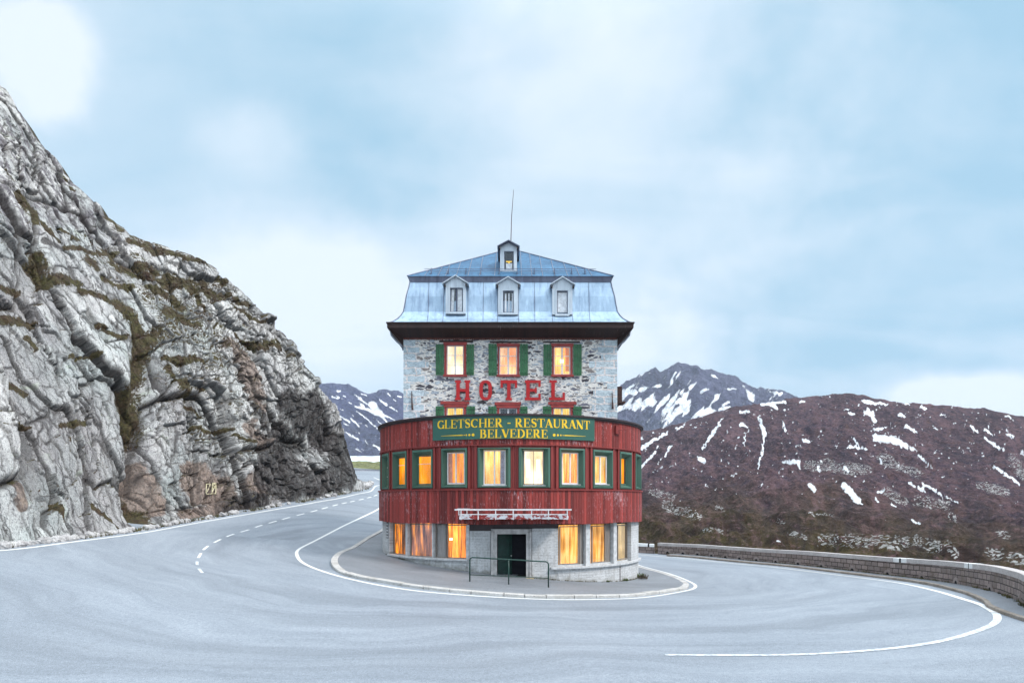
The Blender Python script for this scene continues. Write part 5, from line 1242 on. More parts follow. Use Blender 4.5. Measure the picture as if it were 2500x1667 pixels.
# windows: (casing px0,px1, sash px0,px1, style)
RW = [(936, 951, 940, 949.5, 'tri'), (960, 993.5, 964, 991.5, 'blindsash'), (1008, 1057, 1019, 1048, 'blindsash'), (1078, 1141, 1089.5, 1125, 'amber'),
      (1166, 1246.5, 1181, 1236, 'wide'), (1266, 1343, 1281, 1327, 'lamp'), (1364.6, 1427, 1378, 1411, 'red'), (1447, 1495, 1454.5, 1483, 'soft'), (1512, 1540.5, 1518, 1534, 'soft2'), (1549, 1559.5, 1551.5, 1556.5, 'edge')]
cas = []
for w in RW:
    t0, t1 = th_of(w[0]), th_of(w[1]); cas.append((t0, t1))
cas[0] = (cas[1][0]-.245, cas[1][0]-.07); cas[9] = (cas[8][1]+.085, cas[8][1]+.27)
cas.insert(0, (cas[0][0]-.27, cas[0][0]-.09)); RW.insert(0, (0, 0, 0, 0, 'tri')); cas.append((cas[10][1]+.09, cas[10][1]+.27)); RW.append((0, 0, 0, 0, 'edge'))
mb = MB(); prev = -TM
for t0, t1 in cas + [(TM, TM)]:
    if t0-prev > .005:
        boards(mb, prev, t0, R0-.05, ZS-.03, ZC1-.03, .11)
        # pair of cover posts either side of each window
        e = .045
        if t0-prev > .06:
            arcband(mb, prev+.004, prev+.004+.016, R0-.06, R0+.035, ZS, ZC1-.05); arcband(mb, t0-.02, t0-.004, R0-.06, R0+.035, ZS, ZC1-.05)
    prev = t1
for t0, t1 in cas:
    arcband(mb, t0, t1, R0-.10, R0-.02, ZC0-.03, ZC1-.03); arcband(mb, t0, t1, R0-.10, R0-.02, ZS-.02, ZS+.04)
mb.build('window_band', M['redtrim'], hotel)
CURT = {'tri': M['c_orange'], 'blindsash': M['c_orange'], 'amber': M['c_amber'], 'wide': M['c_yellow'], 'lamp': M['c_bright'], 'red': M['c_red'], 'soft': M['c_yellow'], 'soft2': M['c_orange'], 'edge': M['c_brown']}
def rwindow(w, t0, t1):
    st = w[4]; tc = (t0+t1)/2; half = R0*math.tan((t1-t0)/2)*.985
    tx = np.array((cos(tc), sin(tc), 0)); out = np.array((sin(tc), -cos(tc), 0)); base = np.array((XC, DC, 0)) + out*(R0*cos((t1-t0)/2)+.0)
    def P(u, dpt, z): return tuple(base + tx*u + out*dpt + np.array((0, 0, z)))
    big = st in ('wide', 'lamp')
    zo0, zo1 = ZS+.045, ZC0-.04
    if st in ('blindsash', 'tri'): zi0, zi1 = 4.70, 6.12; 
    elif big: zi0, zi1 = 4.66, 6.30
    elif st in ('amber', 'red'): zi0, zi1 = 4.72, 6.22
    else: zi0, zi1 = 4.75, 6.12
    # inner opening, allowing for the splay
    bw = {'wide': .26, 'lamp': .27, 'amber': .22, 'red': .25, 'blindsash': .17, 'tri': .12, 'soft': .22, 'soft2': .20, 'edge': .15}[st]
    ui = half-bw; dep = -.20
    mb = MB(); O = [(-half, zo0), (half, zo0), (half, zo1), (-half, zo1)]; I = [(-ui, zi0-.07), (ui, zi0-.07), (ui, zi1+.05), (-ui, zi1+.05)]
    mid = [((a[0]*.62+b[0]*.38), (a[1]*.62+b[1]*.38)) for a, b in zip(O, I)]
    vs = [P(a, .06, b) for a, b in O] + [P(a, .085, b) for a, b in mid] + [P(a, dep, b) for a, b in I] + [P(a, -.22, b) for a, b in O]; fs = []
    us = [(a*.1, b*.1) for a, b in O+mid+I+O]
    for k in range(4):
        j = (k+1) % 4; fs += [(k, j, 4+j, 4+k), (4+k, 4+j, 8+j, 8+k), (k, 12+k, 12+j, j)]
    mb.add(vs, fs, us)
    win = mb.build('window', M['green'], hotel)
    def bar(m_, u0, u1, z0, z1, d0, d1): m_.hexa([P(u0, d1, z0), P(u1, d1, z0), P(u1, d0, z0), P(u0, d0, z0), P(u0, d1, z1), P(u1, d1, z1), P(u1, d0, z1), P(u0, d0, z1)])
    ui2, z0_, z1_ = ui-.005, zi0-.065, zi1+.045; f_ = .05
    mb = MB(); sm = M['white'] if st in ('wide', 'amber', 'red', 'soft') else (M['greywood'] if st == 'lamp' else M['green'])
    d0, d1 = -.24, -.18
    bar(mb, -ui2, -ui2+f_, z0_, z1_, d0, d1); bar(mb, ui2-f_, ui2, z0_, z1_, d0, d1); bar(mb, -ui2+f_, ui2-f_, z0_, z0_+.07, d0, d1); bar(mb, -ui2+f_, ui2-f_, z1_-f_, z1_, d0, d1)
    if st in ('wide', 'amber', 'red', 'soft'): bar(mb, -.035, .035, z0_+.07, z1_-f_, d0, d1+.01)
    if st == 'lamp': bar(mb, -.010, .010, z0_+.07, z1_-f_, d0, d1)
    mb.build('sash', sm, win)
    if st in ('blindsash', 'tri'):
        for t in ([.72] if st == 'blindsash' else [.36, .70]):
            mb = MB(); z_ = z0_+(z1_-z0_)*t; bar(mb, -ui2+f_, ui2-f_, z_-.014, z_+.014, -.235, -.19); mb.build('glazing_bar', M['railwhite'], win)
    if st in ('lamp', 'wide', 'red', 'soft'):
        mb = MB(); bar(mb, -ui-.06, ui+.06, z0_-.04, z0_-.002, -.23, -.02); mb.build('sill', M['pale_stone'], win)
    mb = MB(); bar(mb, -ui2+f_, ui2-f_, z0_+.07, z1_-f_, -.225, -.219); mb.build('pane', M['glass'], win)
    mb = MB(); nn = 36; vs = []; us = []; sd_ = tc*10
    for k in range(nn+1):
        u_ = -ui-.05+(2*ui+.1)*k/nn; dd = -.34+.02*sin(u_*26+sd_)+.012*sin(u_*61)
        for z_ in (z0_-.05, z1_+.05): vs.append(P(u_, dd, z_)); us.append((u_+sd_ if st != 'lamp' else u_, z_-(z0_+z1_)/2))
    mb.add(vs, [(2*k, 2*k+2, 2*k+3, 2*k+1) for k in range(nn)], us); mb.build('curtain', CURT[st], win)
    if st == 'lamp':
        for s_ in (-1, 1):
            mb = MB(); bar(mb, s_*.26-.10, s_*.26+.10, 4.98, 5.90, -.31, -.30); mb.build('lit_lamp', M['tube'], win)
    if st == 'wide':
        mb = MB()
        for s_ in (1,):
            for k in range(5): bar(mb, ui-.06-k*.055, ui-.01-k*.055, z0_+.02, z1_-.02, -.29-.01*(k % 2), -.27)
        mb.build('grey_side_curtain', M['bluegrey'], win)
    if st == 'amber':
        mb = MB(); 
        for k in range(4): bar(mb, -ui+.03+k*.055, -ui+.08+k*.055, z0_+.04, z1_-.04, -.30-.008*(k % 2), -.29)
        mb.build('side_curtain', simple('salmon_curtain', (.62, .24, .13), .8), win)
    return win
m_, g = newmat('frosted_lamp'); M['tube'] = finish(m_, g, g('ShaderNodeEmission', {'Color': (1, .93, .68, 1), 'Strength': 1.05}))
for w, (a, b) in zip(RW, cas): rwindow(w, a, b)

# ---- curved sign board with its lettering
signT0, signT1 = th_of(1056, 7.93), th_of(1452, 7.93); RS = R0+.115
sign = empty('restaurant_sign', (XC, DC-RS, 6.88), 'curved green signboard with yellow letters reading GLETSCHER - RESTAURANT BELVEDERE', 'sign')
mb = MB(); arcband(mb, signT0, signT1, RS-.04, RS, 6.885, 8.03, .04)
mb.build('sign_board', simple('green_sign_enamel', (.030, .105, .080), .42, 0, .12, 1.2, .05), sign)
M['yellow'] = simple('yellow_sign_paint', (.80, .50, .015), .5, 0, .06, 3, .05)
STK = {}
def S(*strokes): return strokes
T_, t_ = .17, .055     # thick and thin pens
def serif(x, y, w=.30): return ('l', [(x-w/2, y), (x+w/2, y)], .05)
def arcpts(cx, cy, rx, ry, a0, a1, n=14, wa=T_, wb=t_):
    """arc whose pen is wide at the sides and thin at top and bottom"""
    P = []; Wd = []
    for k in range(n+1):
        a = radians(a0+(a1-a0)*k/n); P.append((cx+rx*cos(a), cy+ry*sin(a))); Wd.append(wb+(wa-wb)*abs(cos(a))**1.3)
    return ('p', P, Wd)
GL = {
 'G': (.86, [arcpts(.44, .5, .34, .45, 48, 312), ('l', [(.74, .02), (.74, .40)], .15), serif(.72, .42, .34), ('l', [(.70, .72), (.70, .98)], .05)]),
 'L': (.72, [('l', [(.18, .02), (.18, .98)], T_), serif(.18, .975), ('l', [(.03, .028), (.68, .028)], .055), ('l', [(.66, .03), (.66, .30)], .05)]),
 'E': (.76, [('l', [(.18, .02), (.18, .98)], T_), ('l', [(.03, .972), (.66, .972)], .055), ('l', [(.03, .028), (.70, .028)], .055), ('l', [(.64, .97), (.64, .74)], .05), ('l', [(.68, .03), (.68, .28)], .05), ('l', [(.26, .5), (.50, .5)], .05), ('l', [(.50, .36), (.50, .64)], .05)]),
 'T': (.80, [('l', [(.40, .02), (.40, .96)], T_), serif(.40, .025, .34), ('l', [(.03, .972), (.77, .972)], .055), ('l', [(.05, .97), (.05, .72)], .05), ('l', [(.75, .97), (.75, .72)], .05)]),
 'S': (.66, [arcpts(.33, .74, .21, .225, 40, 180, 8, .11, .055), ('p', [(.13, .72), (.18, .60), (.33, .51), (.48, .42), (.54, .27)], [.11, .15, .17, .15, .11]), arcpts(.33, .26, .21, .225, 0, -140, 8, .11, .055), ('l', [(.54, .72), (.54, .97)], .05), ('l', [(.12, .03), (.12, .30)], .05)]),
 'C': (.82, [arcpts(.44, .5, .34, .45, 50, 310), ('l', [(.70, .70), (.70, .98)], .05)]),
 'H': (.92, [('l', [(.18, .02), (.18, .98)], T_), ('l', [(.74, .02), (.74, .98)], T_), serif(.18, .975), serif(.74, .975), serif(.18, .025), serif(.74, .025), ('l', [(.26, .5), (.66, .5)], .05)]),
 'R': (.86, [('l', [(.18, .02), (.18, .98)], T_), serif(.18, .025), ('l', [(.03, .972), (.36, .972)], .055), arcpts(.36, .74, .22, .235, 90, -90, 10, .16, .055), ('l', [(.26, .505), (.38, .505)], .05), ('p', [(.36, .50), (.52, .26), (.66, .04)], [.13, .16, .15]), ('l', [(.60, .028), (.84, .028)], .05)]),
 'U': (.88, [('l', [(.18, .30), (.18, .98)], T_), serif(.18, .975), ('p', [(.18, .32), (.22, .12), (.42, .03), (.62, .10), (.70, .32), (.70, .97)], [T_, .13, .06, .055, .05, .05]), serif(.70, .975, .22)]),
 'A': (.86, [('p', [(.40, .97), (.72, .02)], [.17, .17]), ('p', [(.38, .97), (.13, .02)], [.05, .055]), serif(.12, .025, .24), serif(.73, .025, .28), ('l', [(.22, .34), (.60, .34)], .05)]),
 'N': (.92, [('l', [(.16, .02), (.16, .97)], .055), ('p', [(.14, .97), (.76, .02)], [.17, .17]), ('l', [(.76, .02), (.76, .98)], .055), serif(.16, .025, .24), serif(.76, .975, .24), serif(.12, .975, .22)]),
 'B': (.80, [('l', [(.18, .02), (.18, .98)], T_), ('l', [(.03, .972), (.38, .972)], .055), ('l', [(.03, .028), (.40, .028)], .055), arcpts(.36, .745, .20, .23, 90, -90, 10, .15, .05), arcpts(.38, .27, .25, .245, 90, -90, 10, .16, .05), ('l', [(.26, .512), (.38, .512)], .045)]),
 'V': (.84, [('p', [(.14, .97), (.44, .03)], [.17, .16]), ('p', [(.72, .97), (.46, .03)], [.05, .055]), serif(.14, .975, .28), serif(.72, .975, .22)]),
 'D': (.88, [('l', [(.18, .02), (.18, .98)], T_), ('l', [(.03, .972), (.36, .972)], .055), ('l', [(.03, .028), (.36, .028)], .055), arcpts(.34, .5, .38, .472, 90, -90, 14, .17, .055)]),
 '-': (.56, [('l', [(.12, .45), (.44, .45)], .11)]), ' ': (.30, [])}
def sign_text(txt, t0, t1, z0, z1, name):
    tot = sum(GL[c_][0] for c_ in txt); hgt = z1-z0; wm = (t1-t0)*RS/tot; x = 0; lay = 0
    for ch in txt:
        adv, st = GL[ch]; 
        if st:
            mb = MB()
            for (k, P, w_) in st:
                lay = (lay+1) % 12; r_ = RS+.004+lay*.0009
                P = [((x+p[0])*wm, p[1]*hgt) for p in P]; n = len(P)
                if k == 'l' and abs(P[1][0]-P[0][0]) > .05:     # follow the curve of the board
                    P = [(P[0][0]+(P[1][0]-P[0][0])*q/4, P[0][1]+(P[1][1]-P[0][1])*q/4) for q in range(5)]; n = 5
                ws = w_ if isinstance(w_, list) else [w_]*n
                vs = []
                for i in range(n):
                    a = P[max(i-1, 0)]; b = P[min(i+1, n-1)]; dx_, dz_ = b[0]-a[0], b[1]-a[1]; L = hypot(dx_, dz_)+1e-9
                    nx, nz = -dz_/L, dx_/L; pen = ws[i]*(abs(nx)*wm+abs(nz)*hgt)/2
                    for s_ in (-1, 1): vs.append(cyl(t0+(P[i][0]+nx*pen*s_)/RS, r_, z0+P[i][1]+nz*pen*s_))
                mb.add(vs, [(2*i, 2*i+1, 2*i+3, 2*i+2) for i in range(n-1)])
            mb.build('sign_letter', M['yellow'], sign, label='yellow letter '+ch if ch != '-' else 'yellow hyphen')
        x += adv
tt = lambda px: th_of(px, 7.915)
sign_text('GLETSCHER - RESTAURANT', tt(1068), tt(1440), 7.46, 7.90, 'l1')
sign_text('BELVEDERE', tt(1171), tt(1338), 6.93, 7.36, 'l2')
for s_, a, b in ((1, 1077, 1159), (-1, 1430, 1349)):
    mb = MB(); ta, tb = tt(a), tt(b); dt = tb-ta; zc = 7.10; r_ = RS+.006
    vs = []
    for k in range(9):
        q = k/8*.66
        for e in (-1, 1): vs.append(cyl(ta+dt*q, r_, zc+e*(.006+.022*k/8)))
    mb.add(vs, [(2*i, 2*i+1, 2*i+3, 2*i+2) for i in range(8)])
    for q, rad in ((.70, .028), (.765, .042), (.85, .056), (.955, .075)):
        c_ = ta+dt*q; mb.add([cyl(c_+rad*cos(2*pi*k/14)/RS, r_, zc+rad*sin(2*pi*k/14)) for k in range(14)], [tuple(range(14))])
    mb.build('sign_ornament', M['yellow'], sign)

# ---- lamp bracket on the right and a small bracket on the left of the boards
tq = th_of(1508, 7.9); mb = MB()
arcband(mb, tq-.024, tq+.024, R0+.04, R0+.14, sz(1064, 37.4), sz(1045, 37.4)); mb.tube([cyl(tq, R0+.14, 7.55), cyl(tq+.03, R0+.38, 7.62), cyl(tq+.075, R0+.42, 7.68)], .022, 6)
fl = mb.build('wall_lamp_bracket', M['redtrim'], hotel)
tq = th_of(995, 7.9); mb = MB(); mb.tube([cyl(tq-.012, R0+.05, 7.48), cyl(tq, R0+.16, 7.56), cyl(tq+.012, R0+.05, 7.46)], .018, 6); mb.build('cable_bracket', M['redtrim'], hotel)

# ---- ground floor
RG = R0-.10
zl = .80; zr = .36
def ledge_z(t): return zl if t < 0 else zr
tL0, tL1 = th_of(951, RG), th_of(1139, RG); tR0, tR1 = th_of(1363, RG), th_of(1541, RG)
tJ0, tJ1 = th_of(1199, RG-.2), th_of(1297.5, RG-.2)
mb = MB(); arcband(mb, tR1, TM, RG-.35, RG, -1.5, ZB+.03); mb.build('corner_pier', M['conc'], hotel)
mb = MB()
arcband(mb, -TM, tL0, RG-.35, RG, -1.5, ZB+.03)                          # left pier
arcband(mb, tL0, tL1, RG-.35, RG, -1.5, .78)                             # dado under left windows
arcband(mb, tL1, tJ0, RG-.35, RG-.04, -1.5, 2.30)                       # wall left of door
arcband(mb, tJ1, tR0, RG-.35, RG-.02, -1.5, 2.42)                       # wall right of door
arcband(mb, tR0, tR1, RG-.35, RG, -1.5, .37)
mb.build('ground_floor_wall', M['conc'], hotel)
for s_ in (-1, 1):
    mb = MB(); x_ = XC+s_*(RG-.1); mb.quad((x_, 42.9, -2), (x_, 54, -2), (x_, 54, ZB), (x_, 42.9, ZB), [(42.9, -2), (54, -2), (54, ZB), (42.9, ZB)]); mb.build('side_wall', M['conc'], hotel)
mb = MB(); arcband(mb, tL0-.015, tL1+.01, RG-.2, RG+.12, .783, .87); mb.build('left_window_ledge', M['pale_stone'], hotel)
mb = MB(); arcband(mb, tR0-.055, 1.40, RG-.2, RG+.16, lambda t: .372, .47); mb.build('right_window_ledge', M['pale_stone'], hotel)
mb = MB(); arcband(mb, tL1, tJ0, RG-.35, RG-.10, 2.302, ZB+.03); arcband(mb, tJ0, tJ1, RG-.35, RG-.10, 2.35, ZB+.03); arcband(mb, tJ1, tR0, RG-.35, RG-.10, 2.423, ZB+.03); mb.build('painted_shade_strip', M['darktrim'], hotel)  # dark strip painting in the canopy's shade on the recessed wall
# left group of windows
def gwin(name, t0, t1, z0, z1, mat, rr=RG-.32, fold=.03, waves=30, kids=(), frame=M['greywood'], fw=.05, wz=.0):
    mb = MB(); rf = RG-.20; ft = fw/RG
    arcband(mb, t0, t0+ft, rf-.06, rf, z0, z1); arcband(mb, t1-ft, t1, rf-.06, rf, z0, z1); arcband(mb, t0+ft, t1-ft, rf-.06, rf, z0, z0+fw); arcband(mb, t0+ft, t1-ft, rf-.06, rf, z1-fw, z1)
    w = mb.build('window', frame, hotel)
    mb = MB(); arcband(mb, t0+ft, t1-ft, rf-.035, rf-.028, z0+fw, z1-fw, caps=False); mb.build('pane', M['glass'], w)
    mb = MB(); n = 60; vs = []; us = []
    for k in range(n+1):
        t = t0+(t1-t0)*k/n; q = rr+fold*sin(k/n*waves)+fold*.5*sin(k/n*waves*2.3+1)
        for z_ in (z0-.05, (z0+z1)/2, z1+.05): vs.append(cyl(t, q, z_)); us.append((t*RG+t0*30, z_))
    mb.add(vs, [(3*k+j, 3*k+3+j, 3*k+4+j, 3*k+1+j) for k in range(n) for j in (0, 1)], us); mb.build('curtain', mat, w)
    return w
tp = lambda px: th_of(px, RG-.2)
gwin('w', tL0+.004, tp(996), .872, 2.60, M['c_brown'], waves=24)
gwin('w', tp(1001.5), tp(1059), .872, 2.60, M['c_veil'], waves=14)
gwin('w', tp(1063), tp(1090), .872, 2.60, M['greywood'], waves=6, fold=.01)
w_ = gwin('w', tp(1091), tL1-.004, .872, 2.60, M['c_gamber'], waves=22)
tb_ = tp(1099.5); mb = MB(); mb.tube([cyl(tb_, RG-.27, 1.80), cyl(tb_, RG-.27, 1.90)], .07, 8); mb.build('lamp', M['bulb'], w_)
for a, b in ((996.5, 1001), (1059.5, 1062.5)):
    mb = MB(); arcband(mb, tp(a), tp(b), RG-.28, RG-.03, .871, 2.66); mb.build('window_post', M['pale_stone'], hotel)
mb = MB(); arcband(mb, tL1-.003, tL1+.017, RG-.3, RG+.01, .871, 2.60); mb.build('window_jamb', M['pale_stone'], hotel)
# right group: deep jambs between pale posts
gwin('w', tp(1366), tp(1414), .56, 2.52, M['c_sheer'], waves=18)
gwin('w', tp(1445), tp(1479), .56, 2.52, M['c_sheer'], waves=16)
gwin('w', tp(1508), tp(1532), .60, 2.50, M['c_sheergrey'], waves=10)
for a, b in ((1431, 1442), (1499, 1507)):
    mb = MB(); arcband(mb, th_of(a, RG), th_of(b, RG), RG-.26, RG-.02, .472, 2.64); mb.build('window_post', M['pale_stone'], hotel)
for a, b in ((1415, 1430.5), (1480, 1498), (1533, 1541)):
    mb = MB(); arcband(mb, tp(a)+.004, th_of(b, RG)-.004, RG-.5, RG-.22, .472, 2.60); mb.build('window_reveal', M['greywood'], hotel)
mb = MB(); arcband(mb, tR0, tR1, RG-.3, RG-.19, .472, .555); mb.build('inner_sill', M['pale_stone'], hotel)
# narrow slot of glass blocks by the left corner
tv0, tv1 = th_of(943.5, RG), th_of(948.5, RG); mb = MB(); arcband(mb, tv0, tv1, RG+.002, RG+.012, 1.72, 2.62); sl = mb.build('vent_strip', M['darktrim'], hotel)
mb = MB()
for k in range(5): arcband(mb, tv0+.003, tv1-.003, RG+.014, RG+.03, 1.77+k*.17, 1.87+k*.17)
mb.build('glass_block', M['pale_stone'], sl)
# thin conduit near the right end
tc_ = th_of(1513, RG); mb = MB(); mb.tube([cyl(tc_+.012, RG+.03, .27), cyl(tc_, RG+.03, .27), cyl(tc_, RG+.03, -.62)], .016, 6); mb.build('conduit', M['iron'], hotel)

# ---- entrance: stone surround, half-open green door in a dark lobby
yd = DC-RG+.05
dx0, dx1 = sx(1199, yd), sx(1297.5, yd); ix0, ix1 = sx(1213.5, yd), sx(1284.5, yd); dzt, izt = sz(1291, yd), sz(1303, yd)
mb = MB(); zf = -.35
for a, b, s_ in ((dx0, ix0, 1), (ix1, dx1, -1)):
    w = b-a; o = a if s_ > 0 else b
    for k, (q0, q1, pr) in enumerate(((0, .34, .13), (.34, .62, .07), (.62, 1, .10))):
        u0, u1 = o+s_*w*q0, o+s_*w*q1; mb.box(min(u0, u1), max(u0, u1), yd-pr, yd+.25, zf, izt if k == 2 else izt+(dzt-izt)*(1-(q0+q1)/2))
hh_ = dzt-izt
mb.box(dx0, dx1, yd-.13, yd+.25, izt+hh_*.62+.002, dzt); mb.box(dx0+(ix0-dx0)*.34+.002, dx1-(dx1-ix1)*.34-.002, yd-.07, yd+.24, izt+hh_*.3, izt+hh_*.62); mb.box(ix0-(ix0-dx0)*.36, ix1+(dx1-ix1)*.36, yd-.10, yd+.23, izt, izt+hh_*.3-.002)
mb.build('door_surround', M['door_stone'], hotel)
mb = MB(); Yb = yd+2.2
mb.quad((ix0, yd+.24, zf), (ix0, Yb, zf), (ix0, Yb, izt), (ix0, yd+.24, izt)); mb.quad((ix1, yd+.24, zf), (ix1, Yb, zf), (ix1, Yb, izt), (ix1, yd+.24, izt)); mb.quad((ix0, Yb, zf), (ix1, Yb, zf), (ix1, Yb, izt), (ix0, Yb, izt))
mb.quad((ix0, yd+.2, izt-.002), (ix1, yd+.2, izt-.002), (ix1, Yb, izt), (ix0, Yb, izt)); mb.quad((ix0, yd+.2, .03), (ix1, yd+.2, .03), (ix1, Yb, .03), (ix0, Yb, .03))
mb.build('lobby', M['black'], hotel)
a0 = np.array((ix0+.03, yd+.30, 0)); dv = np.array((.72, .45, 0)); dv /= np.linalg.norm(dv); nv = np.array((dv[1], -dv[0], 0))
mb = MB()
def leaf(u0, u1, z0, z1, d0, d1):
    p = lambda u, d_, z: tuple(a0+dv*u+nv*d_+np.array((0, 0, z))); mb.hexa([p(u0, d1, z0), p(u1, d1, z0), p(u1, d0, z0), p(u0, d0, z0), p(u0, d1, z1), p(u1, d1, z1), p(u1, d0, z1), p(u0, d0, z1)])
leaf(0, .82, .04, izt-.06, 0, .045)
for z0_, z1_ in ((.18, .78), (.95, 1.95)):
    leaf(.10, .72, z0_, z0_+.05, .046, .07); leaf(.10, .72, z1_-.05, z1_, .046, .07); leaf(.10, .15, z0_+.05, z1_-.05, .046, .07); leaf(.67, .72, z0_+.05, z1_-.05, .046, .07)
dr_ = mb.build('door', simple('green_door_paint', (.006, .030, .024), .5, 0, .4, 4), hotel)
mb = MB(); p_ = a0+dv*.74+nv*.07; mb.tube([tuple(p_+np.array((0, 0, 1.02))), tuple(p_+nv*.05+np.array((0, 0, 1.02)))], .03, 8); mb.build('handle', M['railwhite'], dr_)
mb = MB(); mb.box(dx0-.05, dx1+.12, yd-.30, yd+.2, -.42, -.03); mb.build('doorstep', simple('sandy_step_stone', (.40, .32, .20), .9, 0, .4, 7, .6), hotel)

# ---- canopy over the entrance with its flaking white rails
cy0 = 32.75; cx0, cx1 = sx(1121, cy0), sx(1388, cy0); cz0, cz1 = sz(1267, cy0), sz(1257.5, cy0)
m_, g = newmat('flaking_fascia'); p = g.obj(); n = g.noise(g.map(p, scale=(1, 1, 2.2)), 2.4, 6, .7); c = g.mix(g.ramp(n, [(.47, 0), (.50, 1)]), (.33, .04, .035), (.70, .70, .72))
M['flake'] = finish(m_, g, bsdf(g, c, .7))
mb = MB(); mb.box(cx0, cx1, cy0, cy0+.05, cz0, cz1+.05); mb.box(cx0, cx0+.05, cy0+.051, 34.3, cz0, cz1+.05); mb.box(cx1-.05, cx1, cy0+.051, 34.3, cz0, cz1+.05)
cn = mb.build('canopy', M['flake'], hotel)
mb = MB(); mb.box(cx0+.051, cx1-.051, cy0+.051, 34.5, cz0+.02, cz1-.02); mb.build('canopy_slab', M['fascia'], cn)
mb = MB(); zt = sz(1244, cy0); zm = sz(1255, cy0)
rx0, rx1 = sx(1110, cy0-.12), sx(1395.5, cy0-.12)
mb.box(rx0, rx1, cy0-.14, cy0-.10, zt-.03, zt+.045); mb.box(cx0+.05, cx1-.1, cy0-.14, cy0-.10, zm-.02, zm+.02)
for px_ in (1125.5, 1167.5, 1210, 1253, 1298, 1339, 1385): x_ = sx(px_, cy0-.12); mb.box(x_-.025, x_+.025, cy0-.13, cy0-.11, cz0-.02, zt-.031)
for px_, zz_ in ((1119, zm), (1139, zm)): x_ = sx(px_, cy0); mb.box(x_-.02, x_+.02, cy0+.28, cy0+.32, zz_-.05, zt+.02)
mb.box(rx0+.1, cx0+.5, cy0+.27, cy0+.33, zt+.021, zt+.06)
mb.build('canopy_rail', M['railwhite'], cn)

# ---- fire-escape landing on the right-hand side wall
mb = MB(); bx = TX1+.002
for k in range(7): mb.box(bx+.02, bx+.36, 38.6+k*.14, 38.615+k*.14, sz(982, 39), sz(946, 39))
for k in range(5): z_ = sz(982, 39)+k*.19; mb.box(bx+.005, bx+.37, 38.58, 39.5, z_, z_+.02)
mb.box(bx, bx+.55, 38.55, 39.6, sz(986, 39), sz(982.5, 39)); mb.hexa([(bx, 38.7, sz(996, 39)), (bx+.05, 38.7, sz(996, 39)), (bx+.05, 39.3, sz(996, 39)), (bx, 39.3, sz(996, 39)), (bx, 38.7, sz(986.2, 39)), (bx+.4, 38.7, sz(986.2, 39)), (bx+.4, 39.3, sz(986.2, 39)), (bx, 39.3, sz(986.2, 39))])
mb.build('side_balcony', M['iron'], hotel)

# ================================================================== street things
def gzp(x, y): return float(gz(x, y)) + .118
by_ = 31.55; bx0, bx1 = sx(1147, by_), sx(1339, by_); bz0 = sz(1360, by_); bz1 = sz(1370.5, by_)
bar_ = empty('tube_barrier', (bx0, by_, gzp(bx0, by_)), 'dark green tubular pedestrian barrier in front of the hotel entrance', 'barrier')
mb = MB(); r_ = .12
mb.tube([(bx0, by_, gzp(bx0, by_)-.05), (bx0, by_, bz0-r_), (bx0+.035, by_, bz0-.035), (bx0+r_, by_, bz0), (bx1-r_, by_, bz1), (bx1-.035, by_, bz1-.035), (bx1, by_, bz1-r_), (bx1, by_, gzp(bx1, by_)-.05)], .034, 10)
mb.build('hoop', M['pipe'], bar_, True)
mb = MB(); bm = (bx0+bx1)/2-.02; mb.tube([(bm, by_, gzp(bm, by_)-.05), (bm, by_, (bz0+bz1)/2)], .03, 10); mb.build('middle_post', M['pipe'], bar_, True)
mb = MB(); mb.tube([(bx0, by_, bz0-.80), (bx1, by_, bz1-.76)], .019, 8); mb.build('lower_rail', M['pipe'], bar_, True)

# far guard rail
gr = empty('roadside_guard_rail', (-22, 107, 9), 'grey steel guard rail on the far bend behind the cliff', 'guard rail')
GR = catmull([(-27.5, 103.5), (-25.5, 106.5), (-22.5, 108.8), (-18.5, 109.6), (-12, 108.5)], .5)
mb = MB(); vs = []; nG = len(GR)
zg_ = lambda p: H+(CY-1156.5)/F*108.5 + (gz(p[0], p[1])-gz(-20., 109.))*.3
NG = normals(GR)
for p, n_ in zip(GR, NG):
    z0_ = float(zg_(p))
    for dz_, do in ((.42, 0), (.50, .05), (.57, .0), (.64, .05), (.72, 0)): vs.append((p[0]+n_[0]*do, p[1]+n_[1]*do, z0_+dz_))
mb.add(vs, gridfaces(nG, 5).tolist()); mb.build('rail', M['drain'], gr)
for k in range(0, nG, 5):
    mb = MB(); p = GR[k]; z0_ = float(zg_(p)); mb.box(p[0]-.05, p[0]+.05, p[1]+.05, p[1]+.15, z0_-.5, z0_+.66); mb.build('post', M['drain'], gr)

# painted mark on the rock: brush strokes lying on the finished face
_cpx = (CX+CLX/CLY*F).ravel(); _cpy = (CY-(CLZ-H)/CLY*F).ravel(); _cy = CLY.ravel()
_m = (abs(_cpx-515) < 40) & (abs(_cpy-1193) < 40); _cpx, _cpy, _cy = _cpx[_m], _cpy[_m], _cy[_m]
def on_cliff(px, py, off):
    d2 = (_cpx-px)**2 + (_cpy-py)**2; k = np.argsort(d2)[:8]; y = float(_cy[k].min())-off
    return np.array(((px-CX)/F*y, y, H+(CY-py)/F*y))
q = lambda a, b: (480+a/26.14, 1160+b/26.14)
mk = [[(870,560),(620,545),(600,1100),(650,1190),(1220,1160)], [(870,560),(670,1050)], [(1010,500),(1240,505),(1215,1180)], [(1000,540),(990,1040)], [(1040,560),(1230,560)], [(1030,600),(1120,760),(1210,610)], [(1000,800),(1220,800)], [(1120,800),(950,1190)]]
mb = MB()
for st in mk:
    P = []
    for i in range(len(st)-1):
        for t in np.linspace(0, 1, 9)[:-1]: P.append((st[i][0]+(st[i+1][0]-st[i][0])*t, st[i][1]+(st[i+1][1]-st[i][1])*t))
    P.append(st[-1]); mb.tube([tuple(on_cliff(*q(*p), .07)) for p in P], .032, 5)
